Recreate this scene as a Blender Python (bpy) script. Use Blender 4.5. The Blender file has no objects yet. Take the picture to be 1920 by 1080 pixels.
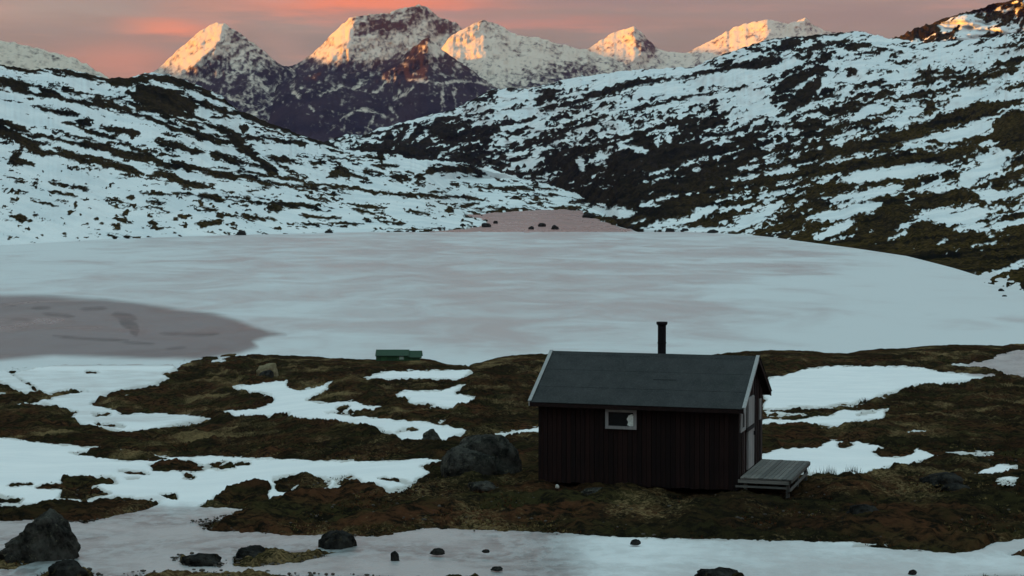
import bpy, bmesh, math, random
import numpy as np
from mathutils import Vector, Matrix

# ------------------------------------------------------------------ scene, camera, light
sc = bpy.context.scene
W0, H0, FPX, HORIZ = 1920.0, 1080.0, 3500.0, 357.0
PITCH = math.atan((540.0 - HORIZ) / FPX)
cam_d = bpy.data.cameras.new("camera")
cam_d.sensor_width = 36.0
cam_d.lens = FPX / W0 * 36.0
cam_d.clip_start = 0.5
cam_d.clip_end = 60000.0
cam = bpy.data.objects.new("camera", cam_d)
sc.collection.objects.link(cam)
cam.location = (0, 0, 0)
cam.rotation_euler = (math.radians(90) - PITCH, 0, 0)
sc.camera = cam

SUN_EL = 3.0          # degrees; low evening sun from the left
sun_d = bpy.data.lights.new("sun", 'SUN')
sun_d.energy = 5.0
sun_d.angle = math.radians(0.5)
sun_d.color = (1.0, 0.34, 0.0)
sun = bpy.data.objects.new("sun", sun_d)
sc.collection.objects.link(sun)
SUN_AZ = 12.0         # the sun stands a little beyond the left side of the view
_tr = Vector((math.cos(math.radians(SUN_AZ)) * math.cos(math.radians(SUN_EL)), -math.sin(math.radians(SUN_AZ)) * math.cos(math.radians(SUN_EL)), -math.sin(math.radians(SUN_EL))))
sun.rotation_euler = _tr.to_track_quat('-Z', 'Y').to_euler()

sc.view_settings.view_transform = 'Standard'
sc.view_settings.look = 'None'
sc.view_settings.exposure = 1.1
sc.view_settings.gamma = 1.0
sc.cycles.use_denoising = True
sc.cycles.max_bounces = 5
sc.cycles.diffuse_bounces = 2
sc.cycles.glossy_bounces = 2
sc.cycles.volume_bounces = 0
sc.cycles.caustics_reflective = False
sc.cycles.caustics_refractive = False

# ------------------------------------------------------------------ node helpers
class NT:
    def __init__(self, tree):
        self.t = tree; self.n = tree.nodes; self.l = tree.links
    def new(self, kind, **kw):
        nd = self.n.new(kind)
        for k, v in kw.items(): setattr(nd, k, v)
        return nd
    def put(self, sock, val):
        if isinstance(val, bpy.types.NodeSocket): self.l.new(val, sock)
        else: sock.default_value = val
    def m(self, op, a, b=0.0, c=0.0, clamp=False):
        nd = self.new('ShaderNodeMath', operation=op); nd.use_clamp = clamp
        self.put(nd.inputs[0], a); self.put(nd.inputs[1], b); self.put(nd.inputs[2], c)
        return nd.outputs[0]
    def noise(self, vec, scale, detail=4.0, rough=0.55, dist=0.0, col=False):
        nd = self.new('ShaderNodeTexNoise')
        self.put(nd.inputs['Vector'], vec)
        nd.inputs['Scale'].default_value = scale; nd.inputs['Detail'].default_value = detail
        nd.inputs['Roughness'].default_value = rough; nd.inputs['Distortion'].default_value = dist
        return nd.outputs[1 if col else 0]
    def mapping(self, vec, scale=(1, 1, 1), rot=(0, 0, 0), loc=(0, 0, 0)):
        nd = self.new('ShaderNodeMapping')
        self.put(nd.inputs[0], vec); nd.inputs['Scale'].default_value = scale
        nd.inputs['Rotation'].default_value = rot; nd.inputs['Location'].default_value = loc
        return nd.outputs[0]
    def mix(self, f, a, b):
        nd = self.new('ShaderNodeMix', data_type='RGBA')
        self.put(nd.inputs[0], f)
        for i, v in ((6, a), (7, b)):
            if isinstance(v, bpy.types.NodeSocket): self.l.new(v, nd.inputs[i])
            else: nd.inputs[i].default_value = tuple(v) + ((1,) if len(v) == 3 else ())
        return nd.outputs[2]
    def ss(self, x, lo, hi, a=0.0, b=1.0):
        nd = self.new('ShaderNodeMapRange'); nd.interpolation_type = 'SMOOTHSTEP'
        self.put(nd.inputs[0], x)
        for i, v in enumerate((lo, hi, a, b)): nd.inputs[i + 1].default_value = v
        return nd.outputs[0]
    def attr(self, name):
        nd = self.new('ShaderNodeAttribute'); nd.attribute_name = name
        return nd.outputs['Fac']
    def obj(self): return self.new('ShaderNodeTexCoord').outputs['Object']
    def bump(self, h, strength=0.3, dist=0.1):
        nd = self.new('ShaderNodeBump')
        nd.inputs['Strength'].default_value = strength; nd.inputs['Distance'].default_value = dist
        self.put(nd.inputs['Height'], h); return nd.outputs[0]

def material(name, build):
    m = bpy.data.materials.new(name); m.use_nodes = True
    t = NT(m.node_tree); t.n.clear()
    out = t.new('ShaderNodeOutputMaterial'); b = t.new('ShaderNodeBsdfPrincipled')
    t.l.new(b.outputs[0], out.inputs[0])
    r = build(t, b)
    for k, v in r.items():
        if v is None: continue
        s = b.inputs[k]
        if isinstance(v, bpy.types.NodeSocket): t.l.new(v, s)
        elif isinstance(v, (tuple, list)): s.default_value = tuple(v) + ((1,) if len(v) == 3 else ())
        else: s.default_value = v
    return m

# ------------------------------------------------------------------ world
world = bpy.data.worlds.new("World"); sc.world = world; world.use_nodes = True
t = NT(world.node_tree); t.n.clear()
wo = t.new('ShaderNodeOutputWorld'); add = t.new('ShaderNodeAddShader')
bg1 = t.new('ShaderNodeBackground'); bg2 = t.new('ShaderNodeBackground')
sky = t.new('ShaderNodeTexSky'); sky.sky_type = 'NISHITA'; sky.sun_disc = False
sky.sun_elevation = math.radians(SUN_EL); sky.sun_rotation = math.radians(270 + 12)
sky.altitude = 300; sky.air_density = 1.0; sky.dust_density = 1.5; sky.ozone_density = 2.0
t.l.new(sky.outputs[0], bg1.inputs[0]); bg1.inputs[1].default_value = 0.03
tc = t.new('ShaderNodeTexCoord').outputs['Generated']
sep = t.new('ShaderNodeSeparateXYZ'); t.l.new(tc, sep.inputs[0])
X, Y, Z = sep.outputs
el = t.m('MULTIPLY', t.m('ARCSINE', Z), 180 / math.pi)
az = t.m('MULTIPLY', t.m('ARCTAN2', X, Y), 180 / math.pi)
wn = t.noise(t.mapping(tc, (6, 6, 40)), 1.0, 5, 0.6)
wn2 = t.noise(t.mapping(tc, (14, 14, 130), loc=(3, 1, 0)), 1.0, 5, 0.62)
wn3 = t.noise(t.mapping(tc, (3.0, 3.0, 9), loc=(8, 2, 5)), 1.0, 6, 0.6)
el2 = t.m('ADD', el, t.m('MULTIPLY', t.m('SUBTRACT', wn, 0.5), 1.6))
az2 = t.m('ADD', az, t.m('MULTIPLY', t.m('SUBTRACT', wn3, 0.5), 7.0))
ramp = t.new('ShaderNodeValToRGB')
t.l.new(t.m('DIVIDE', el2, 60.0, clamp=True), ramp.inputs[0])
cr = ramp.color_ramp
stops = [(0.0, (0.44, 0.215, 0.165)), (0.055, (0.345, 0.190, 0.160)), (0.075, (0.255, 0.190, 0.178)),
         (0.13, (0.42, 0.27, 0.24)), (0.34, (0.42, 0.34, 0.33)), (0.62, (0.52, 0.76, 0.80)), (1.0, (0.82, 1.18, 1.24))]
cr.elements[0].position, cr.elements[0].color = stops[0][0], stops[0][1] + (1,)
cr.elements[1].position, cr.elements[1].color = stops[-1][0], stops[-1][1] + (1,)
for p, c in stops[1:-1]:
    e = cr.elements.new(p); e.color = c + (1,)
col = ramp.outputs[0]
def uv_ang(u, v): return math.degrees(math.atan((u - 960) / FPX)), math.degrees(math.atan((HORIZ - v) / FPX))
col = t.mix(t.m('MULTIPLY', t.ss(wn2, .50, .68, 0, .40), t.ss(el, 7, 14, 1, 0)), col, (0.60, 0.25, 0.19)); col = t.mix(t.m('MULTIPLY', t.ss(wn, .48, .62, 0, .60), t.ss(el, 7, 14, 1, 0)), col, (0.24, 0.21, 0.205))
# lit cloud streaks (azimuth, elevation, widths) - they hang where the photograph's evening clouds hang
for (u, v, su, sv, c, k) in [
        (700, 4, 200, 24, (1.15, 0.20, 0.06), 1.0), (820, 10, 90, 12, (1.0, 0.20, 0.08), .8), (520, -2, 160, 16, (0.62, 0.27, 0.2), 0.7),
        (335, 56, 85, 18, (1.0, 0.23, 0.11), 0.9), (420, 22, 110, 9, (0.62, 0.25, 0.17), 0.7), (235, 122, 110, 34, (0.75, 0.25, 0.17), 0.85),
        (110, 30, 190, 26, (0.34, 0.30, 0.27), 0.85), (530, 95, 40, 30, (0.52, 0.28, 0.23), 0.5),
        (1010, 45, 150, 10, (0.58, 0.21, 0.17), 0.8), (880, 22, 90, 8, (0.34, 0.20, 0.20), 0.6), (560, 50, 60, 14, (0.30, 0.24, 0.22), 0.6), (1150, 5, 200, 8, (0.28, 0.18, 0.19), 0.7), (1350, 25, 260, 16, (0.29, 0.215, 0.205), 0.75),
        (1300, 52, 120, 12, (0.45, 0.25, 0.22), 0.5), (1640, 40, 160, 20, (0.27, 0.185, 0.185), 0.7),
        (-700, 40, 500, 60, (0.8, 0.32, 0.18), 0.7), (2700, 30, 500, 50, (0.40, 0.26, 0.26), 0.6)]:
    a0, e0 = uv_ang(u, v); sa, se = math.degrees(su / FPX), math.degrees(sv / FPX)
    qa = t.m('POWER', t.m('DIVIDE', t.m('SUBTRACT', az2, a0), sa), 2.0)
    qe = t.m('POWER', t.m('DIVIDE', t.m('SUBTRACT', t.m('ADD', el, t.m('MULTIPLY', t.m('SUBTRACT', wn2, 0.5), 1.0)), e0), se), 2.0)
    g = t.m('MULTIPLY', t.m('EXPONENT', t.m('MULTIPLY', t.m('ADD', qa, qe), -1.0)), k, clamp=True)
    col = t.mix(g, col, c)
# soft brightness variation of the cloud sheet
vr = t.m('ADD', 0.62, t.m('ADD', t.m('MULTIPLY', wn2, 0.45), t.m('MULTIPLY', wn3, 0.30)))
hs = t.new('ShaderNodeVectorMath', operation='SCALE'); t.l.new(col, hs.inputs[0]); t.l.new(vr, hs.inputs['Scale'])
t.l.new(hs.outputs[0], bg2.inputs[0]); bg2.inputs[1].default_value = 0.385
t.l.new(bg1.outputs[0], add.inputs[0]); t.l.new(bg2.outputs[0], add.inputs[1]); t.l.new(add.outputs[0], wo.inputs[0])

# ------------------------------------------------------------------ numpy helpers
SP, CP = math.sin(PITCH), math.cos(PITCH)
def ray(u, v):
    """direction of photograph point (u, v), scaled so that y = 1: returns x/y and z/y"""
    xc = (np.asarray(u, float) - 960.0) / FPX; yc = (540.0 - np.asarray(v, float)) / FPX
    yy = CP + SP * yc
    return xc / yy, (-SP + CP * yc) / yy
LAKE_Z = -20.0
def lake_depth(v):
    return LAKE_Z / np.minimum(ray(960.0, v)[1], -1e-4)

def shore_depth(v):
    v = np.asarray(v, float)
    return np.where(v > 432, lake_depth(np.maximum(v, 430)), np.interp(v, [335, 360, 388, 432], [2200, 1860, 1480, float(lake_depth(432))]))
def _hash(ix, iy, seed):
    h = (ix.astype(np.int64) * 374761393 + iy.astype(np.int64) * 668265263 + seed * 1442695041) & 0xFFFFFFFF
    h = ((h ^ (h >> 13)) * 1274126177) & 0xFFFFFFFF
    h = ((h ^ (h >> 16)) * 2246822519) & 0xFFFFFFFF
    return ((h ^ (h >> 15)) & 0xFFFFFF) / float(0xFFFFFF) * 2 - 1
def vnoise(x, y, seed=0):
    ix, iy = np.floor(x), np.floor(y); fx, fy = x - ix, y - iy
    fx = fx * fx * fx * (fx * (fx * 6 - 15) + 10); fy = fy * fy * fy * (fy * (fy * 6 - 15) + 10)
    a, b = _hash(ix, iy, seed), _hash(ix + 1, iy, seed); c, d = _hash(ix, iy + 1, seed), _hash(ix + 1, iy + 1, seed)
    return (a + (b - a) * fx) * (1 - fy) + (c + (d - c) * fx) * fy
def fbm(x, y, octaves=4, seed=0, gain=0.5):
    s, a, n = 0.0, 1.0, 0.0
    for k in range(octaves):
        s = s + a * vnoise(x * 2 ** k + 17.3 * k, y * 2 ** k - 9.1 * k, seed + k); n += a; a *= gain
    return s / n * 1.6
def streak(u, v, ang, lx, ly, octaves=4, seed=0, gain=0.55):
    a = math.radians(ang)
    return fbm((u * math.cos(a) + v * math.sin(a)) / lx, (-u * math.sin(a) + v * math.cos(a)) / ly, octaves, seed, gain)
def interp(pts, x):
    p = sorted(pts); return np.interp(x, [a[0] for a in p], [a[1] for a in p])
def sstep(x, a, b):
    k = np.clip((x - a) / (b - a), 0, 1); return k * k * (3 - 2 * k)

class Field:
    """signed field over the view: > 0 snow, < 0 bare ground; outlines are laid onto the terrain below"""
    def __init__(self, v0, v1, u0=-60, u1=1980):
        self.u0, self.v0 = u0, v0
        self.V, self.U = np.meshgrid(np.arange(v0, v1 + 1, dtype=float), np.arange(u0, u1 + 1, dtype=float), indexing='ij')
        self.F = np.zeros_like(self.U); self.fat = 1.0
    def _box(self, us, vs, pad):
        h, w = self.F.shape
        a = int(max(0, min(us) - pad - self.u0)); b = int(min(w, max(us) + pad - self.u0 + 1))
        c = int(max(0, min(vs) - pad - self.v0)); d = int(min(h, max(vs) + pad - self.v0 + 1))
        return (slice(c, d), slice(a, b)) if b > a and d > c else None
    @staticmethod
    def _seg(U, V, a, b):
        dx, dy = b[0] - a[0], b[1] - a[1]; L = dx * dx + dy * dy + 1e-9
        k = np.clip(((U - a[0]) * dx + (V - a[1]) * dy) / L, 0, 1)
        return np.hypot(U - a[0] - k * dx, V - a[1] - k * dy), k
    def line(self, snow, w, pts, w1=None, taper=True):
        w1 = w if w1 is None else w1
        bx = self._box([p[0] for p in pts], [p[1] for p in pts], max(w, w1) + 9)
        if bx is None: return
        U, V = self.U[bx], self.V[bx]; n = max(1, len(pts) - 1); best = np.full(U.shape, -9.0)
        if len(pts) == 1: pts = [pts[0], (pts[0][0] + 0.1, pts[0][1])]
        for i in range(len(pts) - 1):
            d, k = self._seg(U, V, pts[i], pts[i + 1]); s = (i + k) / n
            hw = (w + (w1 - w) * s) * (1.0 if snow else self.fat)
            if taper and len(pts) > 1: hw = hw * (0.35 + 0.65 * np.clip(np.sin(np.pi * np.clip(s, 0.0, 1.0)) * 2.2, 0, 1))
            best = np.maximum(best, hw - d)
        self.F[bx] = np.maximum(self.F[bx], np.clip(best, -9, 9)) if snow else np.minimum(self.F[bx], np.clip(-best, -9, 9))
    def poly(self, snow, pts):
        bx = self._box([p[0] for p in pts], [p[1] for p in pts], 9)
        if bx is None: return
        U, V = self.U[bx], self.V[bx]; ins = np.zeros(U.shape, bool); dist = np.full(U.shape, 99.0)
        for i in range(len(pts)):
            a, b = pts[i], pts[(i + 1) % len(pts)]
            if a[1] != b[1]:
                c = ((a[1] > V) != (b[1] > V)) & (U < (b[0] - a[0]) * (V - a[1]) / (b[1] - a[1]) + a[0]); ins ^= c
            dist = np.minimum(dist, self._seg(U, V, a, b)[0])
        s = np.clip(np.where(ins, dist, -dist), -9, 9)
        self.F[bx] = np.maximum(self.F[bx], s) if snow else np.minimum(self.F[bx], -s)
    def get(self, u, v):
        h, w = self.F.shape
        x = np.clip(u - self.u0, 0, w - 1.001); y = np.clip(v - self.v0, 0, h - 1.001)
        i, j = y.astype(int), x.astype(int); fy, fx = y - i, x - j; F = self.F
        return (F[i, j] * (1 - fx) + F[i, j + 1] * fx) * (1 - fy) + (F[i + 1, j] * (1 - fx) + F[i + 1, j + 1] * fx) * fy

def link(o, parent=None):
    sc.collection.objects.link(o)
    if parent is not None: o.parent = parent
    return o
def tag(o, label=None, cat=None, group=None, kind=None):
    for k, v in (('label', label), ('category', cat), ('group', group), ('kind', kind)):
        if v is not None: o[k] = v
    return o

def grid_object(name, P, mat, attrs=None, keep=None, smooth=True):
    ny, nx = P.shape[:2]
    idx = np.arange(ny * nx).reshape(ny, nx)
    q = np.stack([idx[:-1, :-1], idx[:-1, 1:], idx[1:, 1:], idx[1:, :-1]], -1).reshape(-1, 4)[:, ::-1]
    if keep is not None:
        k = keep.ravel()[q].any(1); q = q[k]
        used = np.unique(q); remap = np.full(ny * nx, -1); remap[used] = np.arange(len(used)); q = remap[q]
    else: used = np.arange(ny * nx)
    co = P.reshape(-1, 3)[used]
    me = bpy.data.meshes.new(name)
    me.vertices.add(len(co)); me.vertices.foreach_set('co', co.astype(np.float32).ravel())
    me.loops.add(q.size); me.loops.foreach_set('vertex_index', q.astype(np.int32).ravel())
    me.polygons.add(len(q)); me.polygons.foreach_set('loop_start', np.arange(0, q.size, 4, dtype=np.int32))
    me.update(calc_edges=True)
    me.polygons.foreach_set('use_smooth', np.full(len(q), smooth))
    for k, a in (attrs or {}).items():
        at = me.attributes.new(k, 'FLOAT', 'POINT'); at.data.foreach_set('value', a.ravel()[used].astype(np.float32))
    me.materials.append(mat)
    return link(bpy.data.objects.new(name, me))

def u_axis(a, b, step, lo, hi, coarse=40):
    """fine columns inside the view, coarse ones beyond it, so the land goes on to both sides"""
    left = np.arange(lo, a, coarse) if lo < a else np.array([])
    right = np.arange(b + coarse, hi + coarse, coarse) if hi > b else np.array([])
    return np.concatenate([left, np.arange(a, b + step * .5, step), right])

# ------------------------------------------------------------------ materials of the land
def _hill(t, b):
    co = t.obj(); s = t.attr('snow'); w = t.attr('warm')
    n = t.noise(co, 0.12, 6, 0.65)
    k = t.ss(t.m('ADD', s, t.m('MULTIPLY', t.m('SUBTRACT', n, 0.5), 3.0)), -1.4, 1.4)
    n2 = t.noise(co, 0.035, 6, 0.6); n3 = t.noise(co, 0.4, 4, 0.6)
    rock = t.mix(t.ss(n2, 0.35, 0.65), (0.006, 0.007, 0.006), (0.024, 0.018, 0.013))
    veg = t.mix(t.ss(n3, 0.35, 0.7), (0.010, 0.010, 0.004), (0.085, 0.055, 0.020))
    rock = t.mix(t.m('MULTIPLY', w, t.ss(n2, 0.3, 0.6), clamp=True), rock, veg)
    sn = t.mix(t.ss(n2, 0.3, 0.7), (0.62, 0.68, 0.70), (0.77, 0.80, 0.80))
    return {'Base Color': t.mix(k, rock, sn), 'Roughness': 1.0, 'Specular IOR Level': 0.0,
            'Normal': t.bump(t.m('ADD', n, t.m('MULTIPLY', n3, 0.3)), 0.5, 3.0)}
M_hill = material('hillside', _hill)
def _mount(t, b):
    co = t.obj(); s = t.attr('snow')
    n = t.noise(t.mapping(co, (1, 1, .45)), 0.05, 6, 0.72); n2 = t.noise(co, 0.004, 5, 0.6); n3 = t.noise(co, 0.012, 6, 0.7)
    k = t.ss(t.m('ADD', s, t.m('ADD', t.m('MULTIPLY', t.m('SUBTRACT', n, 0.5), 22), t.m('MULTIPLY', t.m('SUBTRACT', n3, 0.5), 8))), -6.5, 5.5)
    rock = t.mix(t.ss(n2, 0.35, 0.65), (0.018, 0.015, 0.024), (0.050, 0.034, 0.042))
    return {'Base Color': t.mix(k, rock, (0.80, 0.69, 0.57)), 'Roughness': 1.0, 'Specular IOR Level': 0.0,  # far snow's warm tint holds the alpenglow in its base colour
            'Normal': t.bump(n, 0.8, 16.0)}
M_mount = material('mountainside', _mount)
def _heath(t, b):
    co = t.obj()
    a = t.noise(co, 0.35, 5, 0.6); c = t.noise(co, 2.2, 6, 0.7); d = t.noise(co, 9.0, 4, 0.7)
    far = t.noise(t.mapping(co, (0.5, 0.2, 0.5)), 0.5, 5, 0.65)
    dark, russet, olive, straw = (0.010, 0.009, 0.006), (0.076, 0.034, 0.017), (0.040, 0.034, 0.014), (0.19, 0.135, 0.065)
    x = t.mix(t.ss(a, 0.38, 0.62), russet, olive)
    x = t.mix(t.ss(c, 0.38, 0.60, 1.0, 0.0), x, dark); x = t.mix(t.ss(t.noise(t.mapping(co, (1, .6, 1)), 0.13, 5, .65), .42, .60, .55, 0), x, dark)
    x = t.mix(t.ss(t.m('MULTIPLY', far, t.m('ADD', d, 0.5)), 0.52, 0.72), x, straw)
    return {'Base Color': x, 'Roughness': 1.0, 'Specular IOR Level': 0.0, 'Normal': t.bump(t.m('ADD', c, t.m('MULTIPLY', d, .4)), 1.0, 0.18)}
M_heath = material('heath', _heath)
def _snow(t, b):
    co = t.obj(); icy = t.attr('icy')
    n = t.noise(t.mapping(co, (0.35, 1.0, 1)), 0.8, 6, 0.65, 0.6); n2 = t.noise(co, 0.25, 5, 0.6); n3 = t.noise(co, 6, 4, 0.6)
    n4 = t.noise(t.mapping(co, (1, .5, 1)), 2.6, 5, .7)
    sn = t.mix(t.ss(n2, 0.3, 0.7), (0.72, 0.75, 0.76), (0.80, 0.82, 0.82))
    ice = t.mix(t.ss(n, 0.34, 0.66), (0.07, 0.085, 0.085), (0.22, 0.225, 0.225))
    ice = t.mix(t.ss(n4, .44, .58, 0, .7), ice, (0.36, 0.41, 0.42))
    ice = t.mix(t.ss(t.m('ADD', n2, t.m('MULTIPLY', n3, .15)), 0.46, 0.72), ice, (0.36, 0.37, 0.37))
    sn = t.mix(t.ss(t.m('ADD', t.attr('depth'), t.m('MULTIPLY', t.m('SUBTRACT', n4, .5), 5)), -1.0, 4.0, .65, 0), sn, (0.30, 0.29, 0.25))
    k = t.ss(t.m('ADD', icy, t.m('MULTIPLY', t.m('SUBTRACT', n2, 0.5), 0.9)), 0.25, 0.85)
    return {'Base Color': t.mix(k, sn, ice), 'Roughness': t.m('SUBTRACT', 0.85, t.m('MULTIPLY', k, 0.55)), 'Specular IOR Level': 0.4,
            'Normal': t.bump(t.m('ADD', n4, t.m('MULTIPLY', n3, .3)), 0.6, 0.10)}
M_snow = material('snow', _snow)
def _lake(t, b):
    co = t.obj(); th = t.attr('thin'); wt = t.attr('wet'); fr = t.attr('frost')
    s1 = t.noise(t.mapping(co, (0.8, 0.45, 1.0), rot=(0, 0, 0.5)), 0.07, 6, 0.6, 0.8)
    s2 = t.noise(t.mapping(co, (0.5, 0.3, 1.0), rot=(0, 0, -0.3)), 0.02, 5, 0.6, 0.8)
    s3 = t.noise(t.mapping(co, (0.5, 0.5, 1.0)), 0.9, 5, 0.65)
    f = t.m('ADD', t.m('MULTIPLY', t.m('SUBTRACT', s1, 0.5), 2.4), t.m('MULTIPLY', t.m('SUBTRACT', s2, 0.5), 1.8))
    k = t.ss(t.m('ADD', t.m('ADD', f, fr), t.m('MULTIPLY', t.m('SUBTRACT', s3, .5), .6)), -0.55, 0.55)
    frost = t.mix(k, (0.37, 0.375, 0.38), (0.56, 0.61, 0.62))
    thin = t.mix(t.ss(t.m('ADD', s1, t.m('MULTIPLY', t.m('SUBTRACT', s3, .5), .25)), 0.40, 0.58), (0.07, 0.08, 0.084), (0.14, 0.135, 0.14)); thin = t.mix(t.ss(t.m('ADD', t.attr('mark'), t.m('MULTIPLY', t.m('SUBTRACT', s3, .5), 3.0)), -1.2, 1.2, 0, .8), thin, (0.03, 0.042, 0.045))
    kt = t.ss(t.m('ADD', th, t.m('MULTIPLY', t.m('SUBTRACT', s1, 0.5), 9.0)), -2.6, 2.6)
    c = t.mix(kt, frost, thin); kw = t.ss(wt, -0.5, 0.5); c = t.mix(kw, c, t.mix(t.ss(s3, .35, .6), (0.12, 0.09, 0.085), (0.26, 0.15, 0.13)))  # pink sky reflection is put into the open water's base colour
    rg = t.m('SUBTRACT', t.m('ADD', 0.34, t.m('MULTIPLY', k, 0.22)), t.m('MULTIPLY', t.m('MAXIMUM', kt, kw), 0.12))
    mk = t.ss(t.m('ADD', t.attr('mark'), t.m('MULTIPLY', t.m('SUBTRACT', s3, .5), 3.0)), -1.0, 1.0)
    return {'Base Color': c, 'Roughness': rg, 'Specular IOR Level': t.m('SUBTRACT', t.m('SUBTRACT', 0.5, t.m('MULTIPLY', kt, 0.14)), t.m('MULTIPLY', mk, 0.15)),
            'Normal': t.bump(t.m('ADD', s3, s1), 0.15, 0.2)}
M_lake = material('lake_ice', _lake)
def _rock(dark, light, lichen):
    def f(t, b):
        co = t.obj(); n = t.noise(co, 2.4, 7, 0.75); m = t.noise(co, 11, 6, 0.75); l = t.noise(co, 7.0, 6, 0.7, 1.0)
        x = t.mix(t.ss(n, 0.35, 0.65), dark, light); x = t.mix(t.ss(l, 0.58, 0.70, 0, 0.8), x, lichen)
        return {'Base Color': x, 'Roughness': 1.0, 'Specular IOR Level': 0.03, 'Normal': t.bump(t.m('ADD', n, t.m('MULTIPLY', m, .6)), 1.0, 0.12)}
    return f
M_rock = material('granite', _rock((0.010, 0.011, 0.010), (0.085, 0.083, 0.072), (0.19, 0.18, 0.12)))
M_rockd = material('dark_granite', _rock((0.006, 0.006, 0.006), (0.044, 0.044, 0.040), (0.10, 0.085, 0.045)))
M_rockp = material('pale_rock', _rock((0.16, 0.135, 0.08), (0.27, 0.23, 0.14), (0.20, 0.20, 0.12)))

# ------------------------------------------------------------------ hills: snow and bare ground
FH = Field(20, 600)
U, V = FH.U, FH.V
# (A) left hillside below its skyline
SKY_L = [(-900, 150), (-400, 118), (-60, 118), (0, 122), (40, 128), (60, 130), (90, 127), (130, 130), (165, 138), (205, 148), (222, 144), (240, 147), (262, 139),
         (285, 135), (300, 137), (320, 141), (350, 152), (380, 165), (400, 173), (418, 181), (430, 195), (450, 208), (470, 215), (500, 228), (540, 243), (570, 255), (600, 264),
         (625, 275), (650, 282), (700, 288), (760, 298), (800, 304), (850, 306), (900, 318), (950, 328), (1000, 341), (1040, 352), (1075, 364), (1090, 371), (1115, 384), (1160, 395)]
left = (V > interp(SKY_L, U) - 3) & (U < 1135 - np.maximum(V - 400, 0) * 4)
nl = streak(U, V, 12, 75, 9, 5, 5); nl2 = streak(U, V, 8, 16, 4.5, 3, 40)
FL = 9 * (0.62 + 0.75 * nl + 0.25 * nl2) ; FL = np.where(nl2 + 0.3 * nl < -0.80 + 0.1 * sstep(V, 300, 420), -3, FL)
# (B) right hillside: how much ground lies bare
dens_pts = [(620, 255, .1), (700, 262, .5), (760, 285, 1.0), (820, 270, .95), (880, 290, .8), (860, 240, .7), (930, 215, .0), (960, 190, -.2), (900, 178, .8), (1010, 190, .5),
            (950, 300, .3), (1000, 250, .25), (1060, 220, .1), (1100, 160, -.3), (1170, 150, .0), (1200, 180, -.1), (1100, 205, .0), (1040, 320, .6), (1080, 350, 1.0), (1150, 330, 1.05),
            (1200, 300, .9), (1250, 350, .95), (1300, 260, .65), (1220, 240, .55), (1120, 265, .45), (1300, 205, .25), (1400, 200, .0), (1350, 140, -.25), (1450, 110, .2), (1400, 290, .75),
            (1480, 250, .5), (1350, 320, .9), (1450, 360, .6), (1550, 330, .7), (1400, 400, .45), (1480, 420, .7), (1350, 370, .85), (1560, 170, .2), (1600, 110, .22), (1650, 90, -.05),
            (1750, 110, -.05), (1700, 150, .2), (1800, 160, .2), (1900, 120, .22), (1620, 200, .15), (1700, 250, .4), (1800, 220, .0), (1880, 170, .0), (1900, 250, 1.0),
            (1800, 290, .5), (1700, 300, .7), (1600, 420, .6), (1650, 460, 1.3), (1750, 470, 1.4), (1850, 460, 1.1), (1560, 455, 1.0), (1900, 380, .3), (1800, 360, .3), (1850, 500, 1.3), (1910, 440, .9)]
dn = np.zeros_like(U); ww = np.zeros_like(U)
for (a, b_, d) in dens_pts:
    g = np.exp(-(((U - a) / 62) ** 2 + ((V - b_) / 34) ** 2)) + 1e-9; dn += g * d; ww += g
dn /= ww
nr = streak(U, V, -14, 46, 9.5, 5, 77, .6); nr2 = streak(U, V, -18, 11, 4.5, 3, 99); nr3 = fbm(U / 7, V / 5, 3, 61)
FR = 9 * (0.28 - 1.05 * dn + 0.85 * nr + 0.50 * nr2 + 0.18 * nr3)
FH.F = np.clip(np.where(left, FL, FR), -9, 9)
D, S = False, True
def many(field, s, rows):
    for r in rows: field.line(s, r[0], r[1], r[2] if len(r) > 2 else None)
# ---- right hill, outlines of the larger bare bands and snow patches
many(FH, S, [(9, [(935, 190), (960, 180), (1000, 175)]), (8, [(930, 205), (960, 195)]), (7, [(1120, 165), (1200, 150), (1280, 135)]), (10, [(1180, 165), (1230, 170), (1290, 160)]),
    (12, [(1300, 155), (1360, 145), (1430, 132), (1500, 115)]), (7, [(1300, 195), (1370, 180), (1430, 172)]), (5, [(1640, 80), (1700, 95), (1790, 110), (1900, 90)]), (5, [(1600, 120), (1680, 128), (1760, 125)]),
    (10, [(1580, 150), (1660, 150), (1720, 140)]), (4, [(640, 262), (700, 244), (770, 226), (850, 214), (900, 208)]), (4, [(880, 238), (900, 232)], ), (2, [(820, 297), (845, 284), (865, 271)]),
    (3, [(755, 262), (775, 248)]), (2, [(785, 262), (802, 248)]), (6, [(1088, 300), (1092, 320)]), (7, [(1120, 288), (1138, 296)]), (4, [(1155, 272), (1200, 282), (1215, 285)])])
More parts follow.
